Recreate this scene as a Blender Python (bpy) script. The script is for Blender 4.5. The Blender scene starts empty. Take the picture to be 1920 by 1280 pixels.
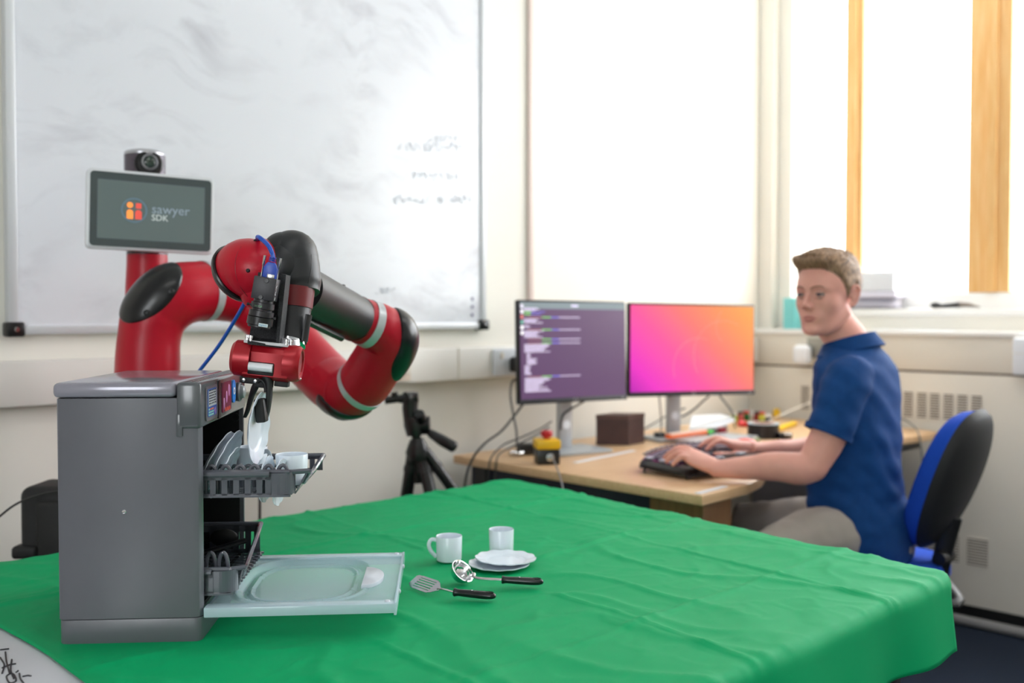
import bpy, bmesh, math, random
from math import sin, cos, pi, radians, sqrt, atan2
from mathutils import Vector, Matrix, noise
from mathutils.bvhtree import BVHTree

random.seed(7)
V = Vector
scene = bpy.context.scene
COL = scene.collection

# ------------------------------------------------------------------ camera
CAM_Z = 1.17
YAW = radians(-44.4)
FPX = 1850.0
PITCH = math.atan(50 / FPX)
cam_data = bpy.data.cameras.new('camera')
cam = bpy.data.objects.new('camera', cam_data)
COL.objects.link(cam)
cam.location = (0, 0, CAM_Z)
cam.rotation_euler = (pi / 2 - PITCH, 0, YAW)
cam_data.sensor_width = 36.0
cam_data.lens = 36.0 * FPX / 1920
cam_data.clip_start = 0.02
cam_data.dof.use_dof = True
cam_data.dof.focus_distance = 1.42
cam_data.dof.aperture_fstop = 3.1
scene.camera = cam

# ------------------------------------------------------------------ exposure, sky, lights
scene.view_settings.view_transform = 'Standard'
scene.view_settings.look = 'None'
scene.view_settings.gamma = 1.0
scene.view_settings.use_curve_mapping = False
scene.view_settings.exposure = 0.05

world = bpy.data.worlds.new('overcast_sky')
scene.world = world
world.use_nodes = True
wbg = world.node_tree.nodes['Background']
wbg.inputs[0].default_value = (0.93, 0.97, 1.0, 1)
wbg.inputs[1].default_value = 10.8


def area_light(name, loc, rot, sx, sy, power, color=(1, 1, 1), portal=False):
    ld = bpy.data.lights.new(name, 'AREA')
    ld.shape = 'RECTANGLE'
    ld.size = sx
    ld.size_y = sy
    ld.energy = power
    ld.color = color
    if portal:
        ld.cycles.is_portal = True
    lo = bpy.data.objects.new(name, ld)
    COL.objects.link(lo)
    lo.location = loc
    lo.rotation_euler = rot
    return lo


# daylight portal in the window opening, looking into the room (-X)
area_light('window_portal', (4.16, .73, 1.96), (0, radians(90), 0), 1.5, 3.1, 1, portal=True)
# fill daylight through an unseen opening added in the left wall
area_light('left_fill_portal', (-2.95, -1.35, 1.75), (0, radians(-90), 0), 1.6, 1.5, 1, portal=True)
CEIL_Z = 2.75
FILL_PANELS = [(0.4, 0.5), (2.4, 0.5)]  # unseen lamps added overhead to fill the room with light
for k, (cx, cy) in enumerate(FILL_PANELS):
    area_light('ceiling_fill_light', (cx, cy, CEIL_Z - 0.045), (0, 0, 0), 1.1, 0.28, 4.6, (1.0, 0.98, 0.95))

# ------------------------------------------------------------------ view-frame helpers
# the furniture and walls are written in room metres (X along the whiteboard wall, Y towards it);
# free-standing shapes are written in metres relative to the photographer: (right, forward, height)
RZ = Matrix.Rotation(YAW, 4, 'Z')


def ray(px, py):
    u = (px - 960) / FPX
    v = (640 - py) / FPX
    return V((u, cos(PITCH) + v * sin(PITCH), -sin(PITCH) + v * cos(PITCH)))


def Q(px, py, d):
    r = ray(px, py)
    s = d / r.y
    return V((r.x * s, d, CAM_Z + r.z * s))


def at(px, py, d):
    return RZ @ Q(px, py, d)


def onz(px, py, z):
    r = ray(px, py)
    s = (z - CAM_Z) / r.z
    return RZ @ V((r.x * s, r.y * s, z))


def onY(px, py, Y):
    r = RZ @ ray(px, py)
    s = Y / r.y
    return V((r.x * s, Y, CAM_Z + r.z * s))


def onX(px, py, X):
    r = RZ @ ray(px, py)
    s = X / r.x
    return V((X, r.y * s, CAM_Z + r.z * s))


def VD(x, y, z):
    """direction given as right, forward, up"""
    return (RZ @ V((x, y, z))).normalized()


# ------------------------------------------------------------------ materials
def lin(c):
    def f(x):
        x = x / 255.0
        return x / 12.92 if x <= 0.04045 else ((x + 0.055) / 1.055) ** 2.4
    return (f(c[0]), f(c[1]), f(c[2]), 1)


def mat(name, rgb, rough=0.5, metal=0.0, spec=0.5, var=0.0, vscale=30, bump=0.0, bscale=200,
        emit=None, estr=0.0, coat=0.0, trans=0.0, sheen=0.0, sss=0.0, alpha=1.0):
    m = bpy.data.materials.new(name)
    m.use_nodes = True
    nt = m.node_tree
    b = nt.nodes['Principled BSDF']
    b.inputs['Base Color'].default_value = lin(rgb)
    b.inputs['Roughness'].default_value = rough
    b.inputs['Metallic'].default_value = metal
    b.inputs['Specular IOR Level'].default_value = spec
    b.inputs['Coat Weight'].default_value = coat
    b.inputs['Transmission Weight'].default_value = trans
    b.inputs['Sheen Weight'].default_value = sheen
    b.inputs['Subsurface Weight'].default_value = sss
    b.inputs['Alpha'].default_value = alpha
    if sss:
        b.inputs['Subsurface Radius'].default_value = (0.012, 0.005, 0.003)
        b.inputs['Subsurface Scale'].default_value = 1.0
    if emit:
        b.inputs['Emission Color'].default_value = lin(emit)
        b.inputs['Emission Strength'].default_value = estr
    tc = None
    if var or bump:
        tc = nt.nodes.new('ShaderNodeTexCoord')
    if var:
        n = nt.nodes.new('ShaderNodeTexNoise')
        n.inputs['Scale'].default_value = vscale
        n.inputs['Detail'].default_value = 4
        nt.links.new(tc.outputs['Object'], n.inputs['Vector'])
        mr = nt.nodes.new('ShaderNodeMapRange')
        mr.inputs['From Min'].default_value = 0.3
        mr.inputs['From Max'].default_value = 0.7
        mr.inputs['To Min'].default_value = 1 - var
        mr.inputs['To Max'].default_value = 1 + var
        nt.links.new(n.outputs['Fac'], mr.inputs['Value'])
        vm = nt.nodes.new('ShaderNodeVectorMath')
        vm.operation = 'SCALE'
        vm.inputs[0].default_value = lin(rgb)[:3]
        nt.links.new(mr.outputs['Result'], vm.inputs['Scale'])
        nt.links.new(vm.outputs['Vector'], b.inputs['Base Color'])
    if bump:
        n2 = nt.nodes.new('ShaderNodeTexNoise')
        n2.inputs['Scale'].default_value = bscale
        n2.inputs['Detail'].default_value = 3
        nt.links.new(tc.outputs['Object'], n2.inputs['Vector'])
        bp = nt.nodes.new('ShaderNodeBump')
        bp.inputs['Strength'].default_value = bump
        bp.inputs['Distance'].default_value = 0.002
        nt.links.new(n2.outputs['Fac'], bp.inputs['Height'])
        nt.links.new(bp.outputs['Normal'], b.inputs['Normal'])
    return m


M = {}
M['wall'] = mat('cream_wall_paint', (240, 237, 228), 0.7, var=0.015, vscale=3, bump=0.05, bscale=150)
M['casing'] = mat('cream_casing_paint', (226, 220, 208), 0.5, var=0.01, vscale=4)
M['trunk'] = mat('white_trunking', (234, 231, 226), 0.45)
M['ceiling'] = mat('ceiling_tile', (240, 240, 238), 0.9, bump=0.1)
M['carpet'] = mat('navy_carpet', (40, 48, 62), 0.95, spec=0.1, var=0.25, vscale=400, bump=0.6, bscale=500)
M['skirt'] = mat('black_skirting', (20, 20, 22), 0.5)
M['pipe'] = mat('grey_floor_trim', (140, 138, 138), 0.45)
M['alu'] = mat('aluminium', (222, 225, 229), 0.35, metal=0.12)
M['blackp'] = mat('black_plastic', (22, 22, 24), 0.35, var=0.05)
M['blackm'] = mat('matt_black', (26, 26, 28), 0.6, bump=0.15, bscale=600)
M['wood'] = None
M['red'] = mat('red_robot_paint', (186, 14, 40), 0.34, spec=0.35, var=0.02, vscale=8, bump=0.03, bscale=900)
M['dred'] = mat('dark_red_plastic', (118, 26, 32), 0.4)
M['robblack'] = mat('robot_black_plastic', (21, 21, 24), 0.28, var=0.03)
M['robgrey'] = mat('robot_charcoal_cover', (34, 35, 38), 0.42, bump=0.05, bscale=700)
M['ring'] = mat('pale_grey_ring', (196, 200, 204), 0.28, metal=0.25)
M['silver'] = mat('silver_paint', (190, 190, 195), 0.3, metal=0.6)
M['chrome'] = mat('chrome', (225, 225, 228), 0.06, metal=1.0)
M['steel'] = mat('brushed_steel', (190, 190, 192), 0.22, metal=1.0)
M['white'] = mat('white_plastic', (232, 236, 242), 0.3, sss=0.0)
M['plate'] = mat('toy_plate_plastic', (226, 236, 246), 0.22)
M['toy'] = mat('grey_toy_plastic', (100, 101, 108), 0.30, var=0.02, vscale=25)
M['toylid'] = mat('silver_toy_plastic', (150, 148, 160), 0.14, metal=0.15)
M['toydark'] = mat('glossy_grey_toy_front', (88, 92, 96), 0.20, coat=0.12)
M['rack'] = mat('grey_rack_plastic', (92, 95, 104), 0.18, coat=0.3)
M['inner'] = mat('black_tub', (14, 14, 15), 0.5)
M['blue'] = mat('blue_cable', (28, 84, 190), 0.35)
M['orange'] = mat('orange_plastic', (236, 110, 50), 0.4)


def noshow(m):
    return m


# wood (beech laminate) with fine grain
def wood_mat(name, a, b, axis='X', sc=6.0):
    m = bpy.data.materials.new(name)
    m.use_nodes = True
    nt = m.node_tree
    bs = nt.nodes['Principled BSDF']
    tc = nt.nodes.new('ShaderNodeTexCoord')
    mp = nt.nodes.new('ShaderNodeMapping')
    s = {'X': (1, 18, 18), 'Y': (18, 1, 18), 'Z': (18, 18, 1)}[axis]
    mp.inputs['Scale'].default_value = s
    n = nt.nodes.new('ShaderNodeTexNoise')
    n.inputs['Scale'].default_value = sc
    n.inputs['Detail'].default_value = 6
    cr = nt.nodes.new('ShaderNodeValToRGB')
    cr.color_ramp.elements[0].position = 0.3
    cr.color_ramp.elements[0].color = lin(a)
    cr.color_ramp.elements[1].position = 0.7
    cr.color_ramp.elements[1].color = lin(b)
    nt.links.new(tc.outputs['Object'], mp.inputs['Vector'])
    nt.links.new(mp.outputs['Vector'], n.inputs['Vector'])
    nt.links.new(n.outputs['Fac'], cr.inputs['Fac'])
    nt.links.new(cr.outputs['Color'], bs.inputs['Base Color'])
    bs.inputs['Roughness'].default_value = 0.38
    return m


M['wood'] = wood_mat('beech_laminate', (208, 170, 126), (222, 186, 144), 'X')
M['wooddark'] = wood_mat('brown_desk_panel', (120, 82, 50), (140, 98, 62), 'Z')
M['frame'] = wood_mat('pine_window_wood', (228, 172, 100), (240, 200, 140), 'Z')


# ------------------------------------------------------------------ mesh building
class MB:
    """collects shapes given in room coordinates into one mesh"""

    def __init__(s):
        s.bm = bmesh.new()

    def _merge(s, bm2, Mx=None):
        if Mx is not None:
            bmesh.ops.transform(bm2, matrix=Mx, verts=bm2.verts)
        me = bpy.data.meshes.new('tmp')
        bm2.to_mesh(me)
        bm2.free()
        s.bm.from_mesh(me)
        bpy.data.meshes.remove(me)
        return s

    def box(s, c, size, rot=None, bev=0.0, seg=2):
        b = bmesh.new()
        bmesh.ops.create_cube(b, size=1.0)
        bmesh.ops.scale(b, vec=size, verts=b.verts)
        if bev > 0:
            bmesh.ops.bevel(b, geom=b.edges[:] + b.verts[:], offset=min(bev, min(size) * 0.49), segments=seg,
                            profile=0.5, affect='EDGES', clamp_overlap=True)
        Mx = Matrix.Translation(V(c))
        if rot is not None:
            Mx = Mx @ rot
        return s._merge(b, Mx)

    def box2(s, lo, hi, bev=0.0, Mx=None, seg=2):
        lo, hi = V(lo), V(hi)
        b = bmesh.new()
        bmesh.ops.create_cube(b, size=1.0)
        sz = V([abs(hi[i] - lo[i]) for i in range(3)])
        bmesh.ops.scale(b, vec=sz, verts=b.verts)
        if bev > 0:
            bmesh.ops.bevel(b, geom=b.edges[:] + b.verts[:], offset=min(bev, min(sz) * 0.49), segments=seg,
                            profile=0.5, affect='EDGES', clamp_overlap=True)
        T = Matrix.Translation((lo + hi) / 2)
        return s._merge(b, (Mx @ T) if Mx is not None else T)

    def tube(s, pts, radii, seg=16, cap=True, smooth=0, flat=None, up=None):
        """pts list of Vectors, radii number or list; smooth = catmull subdivisions"""
        pts = [V(p) for p in pts]
        if not isinstance(radii, (list, tuple)):
            radii = [radii] * len(pts)
        radii = list(radii)
        if any(isinstance(r, (tuple, list)) for r in radii):
            radii = [r if isinstance(r, (tuple, list)) else (r, r) for r in radii]
        if smooth:
            pts, radii = catmull(pts, radii, smooth)
        n = len(pts)
        tang = []
        for i in range(n):
            a = pts[max(0, i - 1)]
            b_ = pts[min(n - 1, i + 1)]
            t = (b_ - a)
            tang.append(t.normalized() if t.length > 1e-9 else V((0, 0, 1)))
        ref = V(up) if up is not None else (V((0, 0, 1)) if abs(tang[0].z) < 0.9 else V((0, 1, 0)))
        u = (ref - tang[0] * ref.dot(tang[0])).normalized()
        rings = []
        b = bmesh.new()
        for i in range(n):
            if i:
                u = (u - tang[i] * u.dot(tang[i]))
                u = u.normalized() if u.length > 1e-6 else tang[i].orthogonal().normalized()
            w = tang[i].cross(u)
            r = radii[i]
            ru, rw = (r if isinstance(r, (tuple, list)) else (r, r))
            rings.append([b.verts.new(pts[i] + u * (ru * cos(2 * pi * k / seg)) + w * (rw * sin(2 * pi * k / seg)))
                          for k in range(seg)])
        for i in range(n - 1):
            for k in range(seg):
                b.faces.new((rings[i][k], rings[i][(k + 1) % seg], rings[i + 1][(k + 1) % seg], rings[i + 1][k]))
        if cap:
            b.faces.new(list(reversed(rings[0])))
            b.faces.new(rings[-1])
        return s._merge(b)

    def lathe(s, prof, Mx=None, seg=32, close=False):
        """prof [(r, z)] revolved round local Z"""
        b = bmesh.new()
        rows = []
        for r, z in prof:
            if r < 1e-6:
                rows.append([b.verts.new((0, 0, z))])
            else:
                rows.append([b.verts.new((r * cos(2 * pi * k / seg), r * sin(2 * pi * k / seg), z)) for k in range(seg)])
        for a, c in zip(rows, rows[1:]):
            if len(a) == 1 and len(c) == 1:
                continue
            for k in range(seg):
                k2 = (k + 1) % seg
                if len(a) == 1:
                    b.faces.new((a[0], c[k2], c[k]))
                elif len(c) == 1:
                    b.faces.new((a[k], a[k2], c[0]))
                else:
                    b.faces.new((a[k], a[k2], c[k2], c[k]))
        bmesh.ops.recalc_face_normals(b, faces=b.faces)
        return s._merge(b, Mx)

    def ell(s, c, r, rot=None, seg=24):
        b = bmesh.new()
        bmesh.ops.create_uvsphere(b, u_segments=seg, v_segments=max(8, seg // 2), radius=1.0)
        bmesh.ops.scale(b, vec=r, verts=b.verts)
        Mx = Matrix.Translation(V(c))
        if rot is not None:
            Mx = Mx @ rot
        return s._merge(b, Mx)

    def prism(s, outline, z0, z1, Mx=None, bev=0.0):
        """outline in local XY, extruded along local Z"""
        b = bmesh.new()
        lo = [b.verts.new((x, y, z0)) for x, y in outline]
        hi = [b.verts.new((x, y, z1)) for x, y in outline]
        n = len(outline)
        b.faces.new(list(reversed(lo)))
        b.faces.new(hi)
        for i in range(n):
            j = (i + 1) % n
            b.faces.new((lo[i], lo[j], hi[j], hi[i]))
        bmesh.ops.recalc_face_normals(b, faces=b.faces)
        if bev > 0:
            es = [e for e in b.edges if abs(e.verts[0].co.z - e.verts[1].co.z) < 1e-9]
            bmesh.ops.bevel(b, geom=es, offset=bev, segments=2, profile=0.5, affect='EDGES', clamp_overlap=True)
        return s._merge(b, Mx)

    def loft(s, rings, cap=True, closed=True):
        b = bmesh.new()
        rr = [[b.verts.new(V(p)) for p in r] for r in rings]
        n = len(rr[0])
        for a, c in zip(rr, rr[1:]):
            for k in range(n if closed else n - 1):
                k2 = (k + 1) % n
                b.faces.new((a[k], a[k2], c[k2], c[k]))
        if cap and closed:
            b.faces.new(list(reversed(rr[0])))
            b.faces.new(rr[-1])
        bmesh.ops.recalc_face_normals(b, faces=b.faces)
        return s._merge(b)

    def quadstrip(s, pts, width, zoff):
        return s

    def bvh(s):
        s.bm.verts.ensure_lookup_table()
        return BVHTree.FromBMesh(s.bm)


def catmull(pts, radii, k):
    P = [pts[0] * 2 - pts[1]] + pts + [pts[-1] * 2 - pts[-2]]

    def rr(i):
        return radii[max(0, min(len(radii) - 1, i))]
    op, orr = [], []
    for i in range(len(pts) - 1):
        p0, p1, p2, p3 = P[i], P[i + 1], P[i + 2], P[i + 3]
        for j in range(k):
            t = j / k
            op.append(0.5 * ((2 * p1) + (p2 - p0) * t + (2 * p0 - 5 * p1 + 4 * p2 - p3) * t * t
                             + (3 * p1 - p0 - 3 * p2 + p3) * t ** 3))
            a, b = rr(i), rr(i + 1)
            tt = t * t * (3 - 2 * t)
            if isinstance(a, (tuple, list)):
                orr.append((a[0] + (b[0] - a[0]) * tt, a[1] + (b[1] - a[1]) * tt))
            else:
                orr.append(a + (b - a) * tt)
    op.append(pts[-1])
    orr.append(radii[-1])
    return op, orr


WM = {}


def finish_mesh(name, bm, smooth=True, angle=35):
    me = bpy.data.meshes.new(name)
    bm.to_mesh(me)
    bm.free()
    if smooth and len(me.polygons):
        me.polygons.foreach_set('use_smooth', [True] * len(me.polygons))
        me.set_sharp_from_angle(angle=radians(angle))
    return me


def obj(name, mb, m, parent=None, label=None, smooth=True, angle=35, local=False, kind=None):
    bm = mb.bm if isinstance(mb, MB) else mb
    if parent is not None:
        if not local:
            bm.transform(WM[parent.name].inverted())
        w = WM[parent.name]
    else:
        bm.verts.ensure_lookup_table()
        xs = [v.co.x for v in bm.verts]
        ys = [v.co.y for v in bm.verts]
        zs = [v.co.z for v in bm.verts]
        o0 = V(((min(xs) + max(xs)) / 2, (min(ys) + max(ys)) / 2, min(zs)))
        w = Matrix.Translation(o0)
        bm.transform(w.inverted())
    me = finish_mesh(name, bm, smooth, angle)
    if isinstance(m, (list, tuple)):
        for q in m:
            me.materials.append(q)
    else:
        me.materials.append(m)
    o = bpy.data.objects.new(name, me)
    COL.objects.link(o)
    if parent is not None:
        o.parent = parent
    else:
        o.location = w.translation
    WM[o.name] = w.copy()
    if label:
        o['label'] = label
    if kind:
        o['kind'] = kind
    return o


def thing(name, label, cat, loc, rot=0.0, group=None):
    o = bpy.data.objects.new(name, None)
    o.empty_display_size = 0.05
    COL.objects.link(o)
    o.location = loc
    o.rotation_euler = (0, 0, rot)
    WM[o.name] = Matrix.Translation(V(loc)) @ Matrix.Rotation(rot, 4, 'Z')
    o['label'] = label
    o['category'] = cat
    if group:
        o['group'] = group
    return o


def tag(o, label, cat, group=None):
    o['label'] = label
    o['category'] = cat
    if group:
        o['group'] = group
    return o


def struct(name, mb, m, parent=None, smooth=True):
    o = obj(name, mb, m, parent, smooth=smooth)
    if parent is None:
        o['kind'] = 'structure'
    return o


def LM(o):
    """matrix to build shapes in the local frame of a thing"""
    return WM[o.name]


def frame_mat(o, x, y, z):
    """matrix from origin o and three axes"""
    m = Matrix.Identity(4)
    for i, a in enumerate((x, y, z)):
        for j in range(3):
            m[j][i] = a[j]
    for j in range(3):
        m[j][3] = o[j]
    return m


def axis_mat(o, z, up=None):
    """frame at o with local Z along z"""
    z = V(z).normalized()
    up = V(up) if up is not None else (V((0, 0, 1)) if abs(z.z) < 0.95 else V((1, 0, 0)))
    x = up.cross(z).normalized()
    y = z.cross(x)
    return frame_mat(o, x, y, z)


def rrect(w, h, r, n=5, cx=0, cy=0):
    pts = []
    for (sx, sy, a0) in ((1, 1, 0), (-1, 1, 90), (-1, -1, 180), (1, -1, 270)):
        for k in range(n + 1):
            a = radians(a0 + 90 * k / n)
            pts.append((cx + sx * (w / 2 - r) + r * cos(a), cy + sy * (h / 2 - r) + r * sin(a)))
    return pts


def text_mb(txt, size, Mx, depth=0.0004, align='LEFT'):
    cu = bpy.data.curves.new('txt', 'FONT')
    cu.body = txt
    cu.size = size
    cu.extrude = depth
    cu.align_x = align
    cu.resolution_u = 3
    ob = bpy.data.objects.new('txt', cu)
    COL.objects.link(ob)
    dg = bpy.context.evaluated_depsgraph_get()
    me = bpy.data.meshes.new_from_object(ob.evaluated_get(dg))
    mb = MB()
    mb.bm.from_mesh(me)
    bmesh.ops.transform(mb.bm, matrix=Mx, verts=mb.bm.verts)
    bpy.data.objects.remove(ob)
    bpy.data.curves.remove(cu)
    bpy.data.meshes.remove(me)
    return mb


# ================================================================== THE ROOM
XR = 3.83      # face of the convector casing
XW = 3.95      # wall above it
YB = 2.40
XL, YF = -3.0, -3.0
mb = MB().box2((XL - .1, YF - .1, -0.1), (4.4, YB + .1, 0))
struct('floor', mb, M['carpet'])
mb = MB().box2((XL - .1, YF - .1, CEIL_Z), (4.4, YB + .1, CEIL_Z + .1))
ceil = struct('ceiling', mb, M['ceiling'])
struct('wall_back', MB().box2((XL - .1, YB, 0), (4.4, YB + .1, CEIL_Z)), M['wall'])
# left wall, with an out of view opening added to let in fill light
L0, L1, LZ0, LZ1 = -2.1, -.6, .95, 2.55
mb = MB()
mb.box2((XL - .1, YF, 0), (XL, YB, LZ0)).box2((XL - .1, YF, LZ1), (XL, YB, CEIL_Z))
mb.box2((XL - .1, YF, LZ0), (XL, L0, LZ1)).box2((XL - .1, L1, LZ0), (XL, YB, LZ1))
struct('wall_left', mb, M['wall'])
struct('wall_front', MB().box2((XL, YF - .1, 0), (4.25, YF, CEIL_Z)), M['wall'])
# right wall: opening Y -0.02..2.26, Z 1.195..2.70
W0, W1, WZ0, WZ1 = -.80, 2.265, 1.195, 2.68
mb = MB()
mb.box2((XW, YF, 0), (4.25, W0, CEIL_Z))
mb.box2((XW, W1, 0), (4.25, YB, CEIL_Z))
mb.box2((XW, W0, 0), (4.25, W1, WZ0 - .03))
mb.box2((XW, W0, WZ1), (4.25, W1, CEIL_Z))
struct('wall_right', mb, M['wall'])
# projecting window board and low upstand
M['sill'] = mat('white_sill_gloss', (244, 244, 242), 0.25)
struct('trim_1', MB().box2((XW - .015, W0, WZ0 - .03), (4.10, W1, WZ0), bev=.006), M['sill'])
# pine window: bottom rail painted white, pine posts
win = bpy.data.objects.new('window_1', None)
COL.objects.link(win)
win.location = (4.08, 1.1, WZ0)
WM['window_1'] = Matrix.Translation((4.08, 1.1, WZ0))
win['kind'] = 'structure'
obj('bottom_rail', MB().box2((4.05, W0, WZ0), (4.12, W1, 1.258), bev=.004), M['sill'], win, label='white painted lower window rail')
obj('top_rail', MB().box2((4.05, W0, 2.62), (4.12, W1, WZ1), bev=.004), M['frame'], win)


def post(y0, y1, name='window_post'):
    m = MB()
    m.box2((4.05, y0, 1.258), (4.12, y1, 2.62), bev=.004)
    m.box2((4.035, y0 + (y1 - y0) * .30, 1.258), (4.05, y0 + (y1 - y0) * .55, 2.62), bev=.003)
    return obj(name, m, M['frame'], win)


post(1.985, 2.068)
post(1.385, 1.545)
post(.78, .90)
post(.0, .10)
post(-.80, -.72)
M['glass'] = bpy.data.materials.new('window_glass')
M['glass'].use_nodes = True
nt = M['glass'].node_tree
nt.nodes.remove(nt.nodes['Principled BSDF'])
g1 = nt.nodes.new('ShaderNodeBsdfTransparent')
g2 = nt.nodes.new('ShaderNodeBsdfGlossy')
g2.inputs['Roughness'].default_value = 0.02
mx = nt.nodes.new('ShaderNodeMixShader')
mx.inputs[0].default_value = 0.06
nt.links.new(g1.outputs[0], mx.inputs[1])
nt.links.new(g2.outputs[0], mx.inputs[2])
nt.links.new(mx.outputs[0], nt.nodes['Material Output'].inputs[0])
for (a, b) in ((2.068, W1), (1.545, 1.985), (.90, 1.385), (.10, .78), (-.72, .0)):
    obj('glass_pane', MB().box2((4.085, a, 1.258), (4.09, b, 2.62)), M['glass'], win, smooth=False)
# pane of the unseen left wall window added for fill
w2 = obj('window_added', MB().box2((XL - .06, L0, LZ0), (XL - .055, L1, LZ1)), M['glass'], smooth=False)
w2['kind'] = 'structure'
# pillar strips between back wall and window reveal
struct('trim_2', MB().box2((3.90, 2.33, 1.105), (XW, YB, CEIL_Z), bev=.006), M['wall'])
# convector casing along the right wall
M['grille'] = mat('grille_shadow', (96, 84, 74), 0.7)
cas = bpy.data.objects.new('trim_3', None)
COL.objects.link(cas)
cas.location = (XR, 0.5, 0.07)
WM['trim_3'] = Matrix.Translation((XR, 0.5, .07))
cas['kind'] = 'structure'
obj('casing_panel', MB().box2((XR, -1.5, .07), (XW + .0, YB, .945), bev=.004), M['casing'], cas)
obj('casing_panel', MB().box2((XR, -1.5, .953), (XW + .0, YB, 1.09), bev=.004), M['casing'], cas)
obj('casing_backing', MB().box2((XR + .01, -1.5, .94), (XW, YB, .96)), M['grille'], cas)
obj('casing_top', MB().box2((XR - .012, -1.5, 1.088), (XW + .0, YB, 1.108), bev=.005), M['sill'], cas)


def vent(y, z0, z1, w=.062):
    v = obj('vent', MB().box2((XR - .0015, y - w / 2, z0), (XR + .004, y + w / 2, z1)), M['grille'], cas)
    n = int((z1 - z0) / .0098)
    b = MB()
    for i in range(n + 1):
        z = z0 + (z1 - z0) * i / n
        b.box2((XR - .004, y - w / 2, z - .0022), (XR - .0005, y + w / 2, z + .0022))
    o = obj('vent_slats', b, M['casing'], v)
    o['kind'] = 'stuff'


YV = [2.125, 2.03, 1.935, 1.84, 1.68, 1.628, 1.576, 1.524, 1.472, 1.42]
for y in (2.125, 1.68, 1.628 - .002, 1.576, 1.524, 1.472, 1.42):
    vent(y, .768, .868, .036)
for y in (1.70, 1.60, 1.515, 1.41):
    vent(y, .225, .33, .075)
struct('baseboard_right', MB().box2((XR + .03, -1.5, 0), (XW, YB, .07)), M['skirt'])
struct('trim_4', MB().tube([(XR - .035, -1.5, .022), (XR - .035, YB - .01, .022)], .018, seg=12), M['pipe'])
# trunking along the back wall
tr = struct('trim_5', MB().box2((XL, YB - .05, .963), (XR, YB, 1.066), bev=.006), M['trunk'])
for px in (860,):
    p = onY(px, 680, YB - .05)
    obj('trunking_joint', MB().box2((p.x - .002, YB - .0515, .963), (p.x + .002, YB - .04, 1.066)), M['casing'], tr)
# vertical conduit and the panel joint on the back wall
p = onY(992, 300, YB)
struct('trim_6', MB().box2((p.x - .012, YB - .014, 1.066), (p.x + .012, YB, CEIL_Z), bev=.004),
       mat('pinkish_conduit', (226, 208, 200), 0.5))
struct('trim_7', MB().box2((.66, YB - .014, 1.066), (.685, YB, CEIL_Z), bev=.004), mat('pale_green_pink_conduit', (214, 200, 186), .5))
struct('baseboard_back', MB().box2((XL, YB - .015, 0), (XR, YB, .1), bev=.003), M['skirt'])

# frames round the unseen fill lamps added in the ceiling
for k, (cx, cy) in enumerate(FILL_PANELS):
    t = thing('fill_lamp', 'added rectangular fill lamp in the ceiling above the ' + ('green table' if k == 0 else 'office desk'), 'ceiling lamp', (cx, cy, CEIL_Z - .04))
    obj('fill_lamp_frame', MB().box2((cx - .6, cy - .18, CEIL_Z - .04), (cx + .6, cy - .15, CEIL_Z)).box2(
        (cx - .6, cy + .15, CEIL_Z - .04), (cx + .6, cy + .18, CEIL_Z)).box2(
        (cx - .6, cy - .15, CEIL_Z - .04), (cx - .57, cy + .15, CEIL_Z)).box2(
        (cx + .57, cy - .15, CEIL_Z - .04), (cx + .6, cy + .15, CEIL_Z)), M['trunk'], t)

# buildings beyond the window
M['bld'] = mat('pale_render', (215, 217, 220), 0.9)
M['bldwin'] = mat('pale_building_window', (150, 165, 180), 0.4)
bt = thing('building_outside', 'pale office block across the street seen through the window', 'building', (16, 6, -6))
obj('wall', MB().box2((16, 2.5, -6), (17, 9.2, 4.2)), M['bld'], bt)
for zz in (.55, 1.35, 2.15, 2.95):
    for yy in (5.55, 6.35, 7.1):
        obj('window', MB().box2((15.97, yy, zz), (16.02, yy + .38, zz + .42)), M['bldwin'], bt, smooth=False)

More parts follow.
